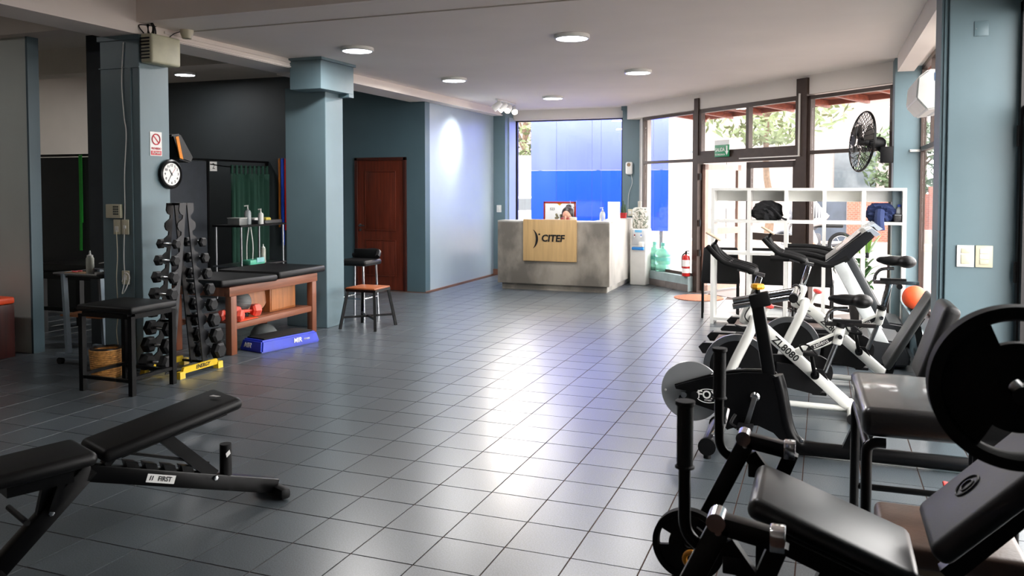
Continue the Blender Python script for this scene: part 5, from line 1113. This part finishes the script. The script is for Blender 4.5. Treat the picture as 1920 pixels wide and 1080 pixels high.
    for s, e in ((-1, Vector((-.03, 0, .165))), (1, Vector((.03, 0, -.165)))):
        c = G().bar(bbx + Vector((0, s * .08, 0)), bbx + e + Vector((0, s * .08, 0)), .02, .028, bev=.006).build('crank', BLACK, r)
        p = bbx + e + Vector((0, s * .13, 0)); g = G(); g.bb(p - Vector((.05, .045, .012)), p + Vector((.05, .045, .012)), bev=.006); g.tube([p + Vector((-.05, -.04 * s, 0)), p + Vector((-.07, 0, .05)), p + Vector((-.02, .02 * s, .06)), p + Vector((.04, .04 * s, .01))], .007, seg=6); g.build('pedal', BLACKM, c)
    # base
    G().cyl((-.66 + o, 0, .05), (.2 + o, 0, .04), .022).build('base_rail', WP, r)
    for xx in (-.66, .19):
        G().cyl((xx + o, -.23, .035), (xx + o, .23, .035), .03).build('stabilizer', WP, r)
        for s in (-1, 1): G().cyl((xx + o, s * .23, .033), (xx + o, s * .26, .033), .033).build('end_cap', RUBBER, r)
    G().tube([(-.5 + o, -.04, .73), (-.53 + o, -.06, .66), (-.47 + o, -.06, .6), (-.42 + o, -.05, .58)], .005, seg=6).build('brake_cable', INK, r); G().tube([(-.53 + o, -.05, .58), (-.6 + o, -.06, .6), (-.5 + o, -.06, .56), (-.42 + o, -.05, .53)], .004, seg=6).build('sensor_wire', INK, r)
    a = math.atan2(.605, .685)
    R_ = (Matrix.Rotation(a, 4, 'Y') @ Euler(FACE_Y).to_matrix().to_4x4()).to_3x3()
    lettering('lettering', 'ZL8080', .07, INK, r, (-.25 + o, -.0295, .44), R_, off=.0012)
    a2 = -math.atan2(.16, .31); R2 = (Matrix.Rotation(a2, 4, 'Y') @ Euler(FACE_Y).to_matrix().to_4x4()).to_3x3()
    lettering('lettering', 'zellens', .042, PAPER, r, (-.015 + o, -.0262, .497), R2)
    return r
spin_bike('white spin bike with the lower saddle, behind the black bike', -.2, 6.2, 0, 0, '')
spin_bike('white spin bike with the raised saddle, nearer the treadmills', .12, 7.2, .2, .04, '')

# ---- black recumbent bike with silver disc
fx = thing('recumbent_bike', 'black exercise bike with a silver disc flywheel and oval logo', 'exercise bike', (-.3, 5.15, 0))
o = .3
SILV = mat('silver_disc', (168, 171, 173), rough=.35, metal=.5, var=.04)
fl_ = G().lathe([(0, -.008), (.185, -.008), (.188, 0), (.185, .008), (0, .008)], (-.765 + o, .03, .325), (0, 1, 0), seg=64).build('flywheel', SILV, fx)
G().lathe([(0, 0), (.008, 0), (.006, .003), (0, .004)], (-.925 + o, .02, .32), (0, -1, 0), seg=10).build('bolt', PAPER, fl_)
side = [(-.858, .362), (-.8, .385), (-.6, .45), (-.45, .478), (-.3, .486), (-.262, .47), (-.245, .43), (-.19, .16), (-.14, .07), (-.06, .03), (.02, .02), (-.12, -.0), (-.2, .06), (-.27, .13), (-.36, .165), (-.46, .155), (-.54, .12), (-.575, .17), (-.6, .225), (-.835, .285), (-.83, .305), (-.79, .315), (-.79, .34), (-.85, .345)]
side = [(x, max(z, .012)) for x, z in side]
g = G(); g.prism([(x + o, -.035, z) for x, z in side], (0, .02, 0)); g.build('side_plate', BLACK, fx, flat=True)
g = G(); g.prism([(x + o, .075, z) for x, z in side], (0, .02, 0)); g.build('side_plate', BLACK, fx, flat=True)
g = G(); g.tube([(-.26 + o, -.0, .47), (-.235 + o, 0, .38), (-.19 + o, 0, .16), (-.13 + o, 0, .07), (-.04 + o, 0, .05), (.2 + o, 0, .05), (.95 + o, 0, .05)], .042, seg=14, smooth=8); g.build('frame_tube', BLACK, fx)
g = G(); g.tube([(-.86 + o, -.0, .355), (-.6 + o, 0, .45), (-.45 + o, 0, .48), (-.28 + o, 0, .48)], .012, seg=8); g.build('top_edge', BLACK, fx)
G().bar((-.3 + o, 0, .47), (-.372 + o, 0, .9), .06, .075, bev=.012).build('column', BLACK, fx); G().bar((-.415 + o, 0, .905), (-.3 + o, 0, .935), .07, .085, bev=.01).build('clamp', BLACKM, fx)
for dz in (-.018, .018): G().cyl((-.515 + o, 0, .89 + dz), (-.16 + o, 0, .968 + dz), .018).build('slide_tube', CHROME, fx)
G().cyl((-.37 + o, 0, .95), (-.372 + o, 0, .985), .014).build('knob_stem', BLACKM, fx); G().lathe([(0, 0), (.036, 0), (.042, .012), (.036, .03), (0, .034)], (-.372 + o, 0, .985), seg=8).build('knob', mat('amber_knob', (236, 168, 28), rough=.35), fx)
G().cyl((-.16 + o, -.2, .97), (-.16 + o, .2, .97), .022).build('crosspiece', CHROME, fx)
for s in (-1, 1): G().cyl((-.16 + o, s * .2, .97), (-.16 + o, s * .26, .97), .026).build('grip_cap', RUBBER, fx)
G().tube([(-.55 + o, -.02, .25), (-.58 + o, -.08, .12), (-.63 + o, -.14, .075)], .03).build('front_strut', CHROME, fx); G().cyl((-.63 + o, -.24, .072), (-.63 + o, .24, .072), .042).build('front_stabilizer', BLACK, fx)
for s in (-1, 1): G().cyl((-.63 + o, s * .24, .072), (-.63 + o, s * .265, .072), .052).build('end_cap', BLACKM, fx); G().cyl((-.63 + o, s * .24, 0), (-.63 + o, s * .24, .03), .022).build('levelling_foot', BLACKM, fx)
G().cyl((.93 + o, -.24, .04), (.93 + o, .24, .04), .04).build('rear_stabilizer', BLACK, fx)
bb3 = Vector((-.376 + o, -.06, .343)); G().lathe([(0, 0), (.03, 0), (.028, .02), (.018, .03), (0, .03)], bb3 + Vector((0, .025, 0)), (0, -1, 0)).build('bottom_bracket', CHROME, fx)
ck_ = G().bar(bb3 + Vector((0, -.01, 0)), bb3 + Vector((-.045, -.01, -.165)), .016, .03, bev=.005).build('crank', STEEL, fx); p = bb3 + Vector((-.05, -.06, -.17)); g = G(); g.bb(p - Vector((.045, .05, .012)), p + Vector((.045, .05, .012)), bev=.004); g.tube([p + Vector((-.045, -.03, 0)), p + Vector((-.08, -.02, .02)), p + Vector((-.06, .03, .06))], .01, seg=6); g.build('pedal', BLACKM, ck_)
G().cyl((-.8 + o, -.036, .315), (-.8 + o, -.05, .315), .018).build('adjuster', STEEL, fx)
G().lathe([(0, 0), (.024, 0), (.024, .006), (0, .008)], (-.735 + o, -.035, .315), (0, -1, 0)).build('axle_cap', BLACKM, fx); G().lathe([(0, 0), (.009, 0), (0, .005)], (-.56 + o, -.036, .33), (0, -1, 0)).build('bolt', PAPER, fx)
g = G(); g.tube([(-.655 + o + .072 * math.cos(a), -.0362, .318 + .042 * math.sin(a)) for a in [2 * PI * k / 40 for k in range(40)]], .0022, seg=5, smooth=0, closed=True); g.build('logo_oval', PAPER, fx)
lettering('lettering', 'FOX', .068, PAPER, fx, (-.655 + o, -.0365, .323), FACE_Y, off=.0015, xs=.95); lettering('lettering', 'FITNESS', .012, PAPER, fx, (-.655 + o, -.0365, .291), FACE_Y)
# seat end of the recumbent bike
G().prism([(.1 + o, -.03, .05), (.24 + o, -.03, .05), (.32 + o, -.03, .3), (.2 + o, -.03, .3)], (0, .06, 0)).build('seat_mast', BLACK, fx); G().bb((.17 + o, -.12, .27), (.36 + o, .12, .31)).build('seat_carriage', BLACKM, fx)
G().box((.34 + o, 0, .45), (.36, .4, .09), bev=.035, seg=4).build('seat', VINYL, fx); G().bar((.3 + o, 0, .3), (.32 + o, 0, .42), .06, .06).build('seat_riser', BLACK, fx)
G().box((.6 + o, .1, .72), (.09, .4, .46), bev=.035, seg=4, rot=(0, math.radians(18), 0)).build('backrest', VINYL, fx); G().bar((.46 + o, .05, .4), (.62 + o, .1, .62), .05, .03).build('back_bracket', BLACK, fx)
G().lathe([(0, 0), (.012, 0), (.009, .004), (0, .005)], (-.11 + o, -.035, .1), (0, -1, 0)).build('bolt', CHROME, fx)

# ---- sit-up board and ball by the column
sit = thing('incline_bench', 'dark grey inclined bench board behind the black backrest', 'weight bench', (.6, 6.86, 0))
G().box((.0, .0, .52), (.64, .36, .05), bev=.02, seg=3, rot=(0, math.radians(-61), 0)).build('board', mat('grey_vinyl', (40, 42, 42), rough=.5, bump=.05, bscale=200), sit)
G().bar((-.14, 0, .22), (.1, 0, .62), .05, .03).build('spine', BLACK, sit); G().bar((.06, 0, .55), (.16, 0, .03), .05, .05).build('rear_leg', BLACK, sit); G().bar((-.1, 0, .3), (-.16, 0, .03), .05, .05).build('front_leg', BLACK, sit)
for x in (-.16, .16): G().bar((x, -.18, .025), (x, .18, .025), .05, .05).build('foot', BLACK, sit)
bl2 = thing('orange_ball', 'small orange ball on the side window sill', 'ball', (.86, 9.2, .361)); G().sph((0, 0, .12), .12, u=28, v=16).build('ball', mat('orange_rubber', (232, 84, 40), rough=.5), bl2); G().ring((0, 0, .12), (0, 1, .3), .1195, .0015).build('seam', mat('dark_seam', (120, 40, 20)), bl2)
pbg = lump('plastic_bag', 'shiny grey plastic bag on the floor beneath the inclined board', 'bag', (.5, 6.42, 0), (.13, .09, .07), mat('grey_plastic_film', (120, 124, 126), rough=.15, metal=.3, bump=.6, bscale=25)); G().tube([(.02, 0, .1), (.06, -.02, .16), (.11, 0, .14)], .012, seg=6).build('knot', MATS['grey_plastic_film'], pbg)
G().tube([(.62, 7.5, .006), (.5, 7.2, .006), (.62, 6.95, .006), (.45, 6.75, .006), (.55, 6.6, .006), (.7, 6.62, .006)], .006, seg=6).build('floor_cable', INK, None, label='loose black cable on the floor between the bikes', cat='cable')

# ---- big padded stool
ps2 = thing('padded_bench', 'waist high black padded stool with round tube legs', 'stool', (.42, 3.92, 0), rz=.03)
G().box((0, 0, .655), (.56, .7, .12), bev=.035, seg=4).build('seat_pad', mat('worn_black_vinyl', (30, 29, 30), spec=.8, coat=.3, rough=.3, var=.25, scale=4, bump=.12, bscale=90, stretch=(1, 4, 1)), ps2)
for sx in (-1, 1):
    for sy in (-1, 1): G().tube([(sx * .19, sy * .335, .575), (sx * .225, sy * .335, .574), (sx * .25, sy * .335, .56), (sx * .26, sy * .335, .53), (sx * .26, sy * .335, .4), (sx * .26, sy * .335, 0)], .021, seg=12, smooth=4).build('leg', BLACK, ps2); G().cyl((sx * .26, sy * .335, 0), (sx * .26, sy * .335, .03), .025).build('rubber_foot', RUBBER, ps2)
for sy in (-1, 1): G().cyl((-.26, sy * .335, .165), (.26, sy * .335, .165), .015).build('stretcher', BLACK, ps2)
for sx in (-1, 1): G().cyl((sx * .26, -.335, .56), (sx * .26, .335, .56), .016).build('seat_rail', BLACK, ps2)
cl = thing('red_clip', 'small red and black strap clip on the stool crossbar', 'clip', (.56, 4.255, .188)); G().box((0, 0, .0), (.06, .04, .07), bev=.008, rot=(.5, .2, .2)).build('clip', BLACKM, cl); G().box((0, -.012, .03), (.066, .03, .014), bev=.004, rot=(.5, .2, .2)).build('red_edge', REDK, cl); G().box((0, .0, -.03), (.066, .03, .014), bev=.004, rot=(.5, .2, .2)).build('red_edge', REDK, cl)
# low bench with brown pad
lb2 = thing('low_bench', 'low bench with a worn brown padded top below the padded stool', 'bench', (.41, 3.2, 0))
G().box((0, 0, .365), (.44, .42, .08), bev=.025, seg=3).build('pad', mat('worn_brown_vinyl', (92, 70, 58), rough=.4, var=.3, scale=7, bump=.1, bscale=80), lb2); G().box((0, 0, .315), (.4, .38, .025), bev=.004).build('pad_board', wood('pad_board_wood', (150, 136, 116), axis='X'), lb2)
for sx in (-1, 1):
    for sy in (-1, 1): G().cyl((sx * .16, sy * .15, 0), (sx * .16, sy * .15, .305), .02).build('leg', BLACK, lb2)
# blue tube exerciser on the floor behind the stool
bt2 = thing('blue_frame', 'blue tubular exerciser foot on the floor behind the padded stool', 'exerciser', (.78, 4.62, 0)); BTM = mat('blue_enamel', (60, 140, 190), rough=.35); G().tube([(-.2, 0, .04), (0, 0, .04), (.1, 0, .1)], .03).build('foot_tube', BTM, bt2); G().tube([(-.06, 0, .3), (.02, -.02, .26), (.1, -.05, .02)], .025).build('arc_tube', BTM, bt2); G().cyl((-.07, 0, .03), (-.07, 0, .3), .022).build('post', BLACK, bt2)

# ---- foreground plate loaded machine
mcn = thing('lever_machine', 'black plate loaded lever machine with two upright grips', 'exercise machine', (0, 2.68, 0))
GRIP = mat('foam_grip', (26, 27, 29), rough=.75, bump=.15, bscale=150)
for y, s in ((-.42, -1), (.37, 1)):
    a = G().tube([(-.35, y, 1.0), (-.35, y, .74), (-.345, y, .66), (-.31, y + .0, .62), (-.26, y, .60)], .017, seg=12).build('handle_tube', BLACK, mcn)
    G().lathe([(0, 0), (.027, 0), (.027, .004), (.0225, .008), (.0225, .17), (.027, .175), (.027, .185), (0, .187)], (-.35, y, .83), seg=18).build('grip', GRIP, a)
    G().bar((-.255, y, .69), (-.10, y, .665), .05, .05, bev=.004).build('top_link', BLACK, mcn); G().box((-.105, y, .67), (.04, .055, .06), bev=.004).build('link_cap', CHROME, mcn); G().cyl((-.262, y - .034, .70), (-.262, y + .034, .70), .026).build('bushing', CHROME, mcn)
    G().bar((-.25, y, .69), (-.47, y, .22), .05, .06, bev=.004).build('lever_arm', BLACK, mcn); G().bar((-.1, y, .66), (-.19, y, .42), .045, .05).build('rear_post', BLACK, mcn); G().bar((-.24, y, .64), (-.15, y, .52), .03, .05).build('brace', BLACK, mcn)
    G().lathe([(0, 0), (.012, 0), (.009, .006), (0, .007)], (-.256, y - .025, .674), (0, -1, 0), seg=10).build('bolt', CHROME, mcn); G().box((-.22, y, .585), (.05, .04, .05), bev=.004).build('stop', BLACKM, mcn)
    G().bar((-.19, y, .44), (-.19, y, .04), .05, .05).build('side_leg', BLACK, mcn); G().bar((-.47, y, .25), (-.47, y * .6, .2), .045, .045).build('lever_foot', BLACK, mcn)
    G().cyl((-.43, y + .03, .35), (-.43, y - .16 * s, .35), .014).build('plate_peg', CHROME, mcn)
G().bar((-.19, -.45, .03), (-.19, .42, .03), .06, .06).build('front_foot', BLACK, mcn); G().bar((-.19, 0, .05), (.78, 0, .05), .07, .07).build('base_beam', BLACK, mcn); G().bar((.78, -.4, .03), (.78, .4, .03), .06, .06).build('rear_foot', BLACK, mcn); G().bar((-.12, -.02, .05), (.06, -.02, .5), .06, .06).build('seat_mast', BLACK, mcn)
G().box((.03, .03, .555), (.5, .37, .07), bev=.032, seg=4, rot=(0, math.radians(20), 0)).build('seat_pad', mat('smooth_black_vinyl', (20, 22, 24), spec=.7, rough=.36, var=.12, scale=5), mcn)
for y in (-.17, .2): G().bar((-.12, y, .56), (.24, y, .43), .03, .05).build('seat_rail', BLACK, mcn)
G().box((.52, .03, .78), (.62, .36, .07), bev=.03, seg=4, rot=(0, math.radians(-46), 0)).build('back_pad', mat('blue_black_vinyl', (14, 14, 20), rough=.5, var=.12, scale=6, bump=.05, bscale=200), mcn)
g = G(); dn = Vector((-math.sin(math.radians(46)), 0, math.cos(math.radians(46)))); cc = Vector((.43, .06, .69)) + dn * .036; g.ring(cc, dn, .042, .003, seg=28, sec=6); g.ring(cc, dn, .022, .003, seg=20, sec=6); g.build('embossed_emblem', mat('emblem_grey', (26, 26, 31), rough=.5), mcn)
G().bar((.35, .03, .45), (.78, .03, .92), .05, .05).build('back_spine', BLACK, mcn); G().bar((.74, 0, .06), (.74, 0, 1.25), .07, .07).build('upright', BLACK, mcn); G().bar((.74, 0, 1.16), (.42, -.3, 1.13), .05, .06).build('weight_arm', BLACK, mcn); G().cyl((.42, -.26, 1.13), (.42, -.56, 1.13), .02).build('plate_peg', BLACK, mcn)
def weight_plate(label, c, R, m, slots=3, hub=.05, th=.04, a0=0.3):
    r = thing('weight_plate', label, 'weight plate', c, group='weight plates on the lever machine')
    g = G(); seg = 96; sl_ = []
    # web with grip slots: polar grid with the slot cells left out, both faces and rims
    rad = [hub * .45, hub, R * .55, R * .82, R * .86, R]; zt_ = [th * .5, th * .5, th * .22, th * .22, th * .5, th * .45]
    def cut(i, k):
        if i != 2: return False
        u = (k / seg * slots + a0) % 1.0; return .36 < u < .64
    V = {}
    for sgn in (-1, 1):
        for i, (rr, zz) in enumerate(zip(rad, zt_)):
            for k in range(seg): V[sgn, i, k] = g.bm.verts.new((rr * math.cos(2 * PI * k / seg), sgn * zz, rr * math.sin(2 * PI * k / seg)))
    for sgn in (-1, 1):
        for i in range(5):
            for k in range(seg):
                if not cut(i, k): g.bm.faces.new((V[sgn, i, k], V[sgn, i, (k + 1) % seg], V[sgn, i + 1, (k + 1) % seg], V[sgn, i + 1, k]))
    for k in range(seg):
        j = (k + 1) % seg
        for i in (0, 5): g.bm.faces.new((V[-1, i, k], V[-1, i, j], V[1, i, j], V[1, i, k]))
        if cut(2, k):
            g.bm.faces.new((V[-1, 2, k], V[-1, 2, j], V[1, 2, j], V[1, 2, k])); g.bm.faces.new((V[-1, 3, k], V[-1, 3, j], V[1, 3, j], V[1, 3, k]))
            if not cut(2, k - 1): g.bm.faces.new((V[-1, 2, k], V[-1, 3, k], V[1, 3, k], V[1, 2, k]))
            if not cut(2, j): g.bm.faces.new((V[-1, 2, j], V[-1, 3, j], V[1, 3, j], V[1, 2, j]))
    g.build('disc', m, r); G().ring((0, 0, 0), (0, 1, 0), hub * .5, th * .12, seg=28, sec=8).build('hub_ring', BLACK, r)
    return r
weight_plate('large black weight plate close to the camera at the right edge', (.42, 2.17, 1.14), .188, RUBBER, slots=2, hub=.055, th=.06, a0=.03)
weight_plate('small black weight plate beside the near lever arm', (-.43, 2.88, .35), .125, RUBBER, slots=3, hub=.04, th=.035, a0=.1)
oc_ = thing('collar_clip', 'orange collar clip on the lever machine', 'clip', (-.40, 2.75, .355)); G().ring((0, 0, 0), (0, 1, 0), .024, .009, seg=20).build('ring', mat('orange_clip', (226, 150, 24), rough=.4), oc_); G().bar((.02, 0, .01), (.05, 0, .03), .01, .012).build('tab', mat('orange_clip', (226, 150, 24)), oc_)

# ---- wall fan, air conditioner, outlets on the right
fn = thing('wall_fan', 'black caged wall fan mounted on the teal column', 'fan', (.60, 10.0, 2.0), rz=0)
hub = Vector((-.22, -.02, .1)); ax = Vector((-.93, -.34, .1)).normalized()
g = G(); xx = ax.cross(Vector((0, 0, 1))).normalized(); yy = xx.cross(ax)
for k in range(30):
    a = 2 * PI * k / 30; d = xx * math.cos(a) + yy * math.sin(a); g.tube([hub + ax * .075 + d * .06, hub + ax * .065 + d * .2, hub + ax * .01 + d * .33], .004, seg=5, smooth=3, cap=False); g.tube([hub - ax * .05 + d * .06, hub - ax * .045 + d * .2, hub + ax * .01 + d * .33], .004, seg=5, smooth=3, cap=False)
for rr, hh in ((.33, .01), (.335, .0), (.2, .065), (.2, -.045)): g.ring(hub + ax * hh, ax, rr, .008 if rr > .3 else .004, seg=48, sec=6)
g.build('cage', BLACK, fn); G().lathe([(0, .11), (.06, .105), (.06, .095), (0, .09)], hub, ax).build('badge', BLACKM, fn)
for k in range(3):
    a = k * 2 * PI / 3 + .4; d = xx * math.cos(a) + yy * math.sin(a); e = xx * math.cos(a + .55) + yy * math.sin(a + .55)
    g = G(); g.prism([hub + d * .03, hub + d * .14 + ax * .03, hub + d * .29 + ax * .035, hub + (d + e) * .15 + ax * .0, hub + e * .25 - ax * .03, hub + e * .04 - ax * .01], ax * .006); g.build('blade', mat('grey_blade', (110, 104, 100), rough=.4), fn)
G().cyl(hub + ax * .04, hub - ax * .07, .045).build('hub', BLACKM, fn); G().lathe([(0, 0), (.055, .0), (.07, .03), (.07, .15), (.05, .18), (0, .18)], hub - ax * .06, -ax).build('motor', BLACKM, fn)
G().bar(hub - ax * .16 + Vector((0, 0, -.03)), (.0, .0, -.02), .05, .05).build('arm', BLACKM, fn); G().bb((-.04, -.08, -.14), (.09, .0, .04), bev=.01).build('wall_bracket', BLACKM, fn); G().tube([hub - ax * .2, hub - ax * .2 + Vector((.06, 0, -.12)), (-.06, -.02, -.1), (.0, -.04, -.16)], .006, seg=6).build('power_cord', WHITEP, fn)
ac = thing('air_conditioner', 'white split air conditioner under the right beam', 'air conditioner', (.86, 7.4, 2.18))
g = G(); g.prism([(0, -.42, .3), (-.14, -.42, .31), (-.215, -.42, .25), (-.225, -.42, .09), (-.15, -.42, .0), (0, -.42, .02)], (0, .84, 0)); sm(g, .012).build('case', WHITEP, ac); G().prism([(-.21, -.38, .075), (-.155, -.38, .01), (-.05, -.38, .01), (-.06, -.38, .02), (-.15, -.38, .025), (-.2, -.38, .085)], (0, .76, 0)).build('louvre', mat('pale_grey_plastic', (196, 200, 204)), ac); G().bb((-.1, -.424, .22), (-.05, -.42, .28)).build('energy_sticker', mat('blue_sticker', (40, 130, 210)), ac)
G().bb((0, -.2, .02), (.11, .2, .25)).build('mounting_plate', STEEL, ac)
wall_plate('wall_outlet', 'white outlet plate on the wide teal column', 'outlet', (.846, 5.979, 1.155), .1, .14, .012, WHITEP, bits=[('socket', 0, -.02, .05, .06, CREAMP), ('socket', 0, .035, .05, .03, CREAMP)])
wall_plate('light_switch', 'yellowed double switch plate on the wide teal column', 'switch', (.952, 5.979, 1.155), .098, .14, .012, CREAMP, bits=[('rocker', 0, .035, .05, .03, WHITEP), ('rocker', 0, 0, .05, .03, WHITEP), ('rocker', 0, -.035, .05, .03, CREAMP)])
wall_plate('cover_plate', 'painted blank cover plate high on the wide teal column', 'cover plate', (.91, 5.979, 2.6), .08, .095, .005, TEAL, bits=[('screw', -.03, 0, .006, .006, STEEL)])
hk = thing('wall_bracket', 'short white metal bracket on the teal column by the window', 'bracket', (.9, 9.929, 1.99)); G().bb((-.05, -.03, -.012), (.09, 0, .012)).build('bar', WHITEP, hk); G().cyl((-.04, -.03, 0), (-.04, -.035, 0), .006, seg=8).build('screw', STEEL, hk)
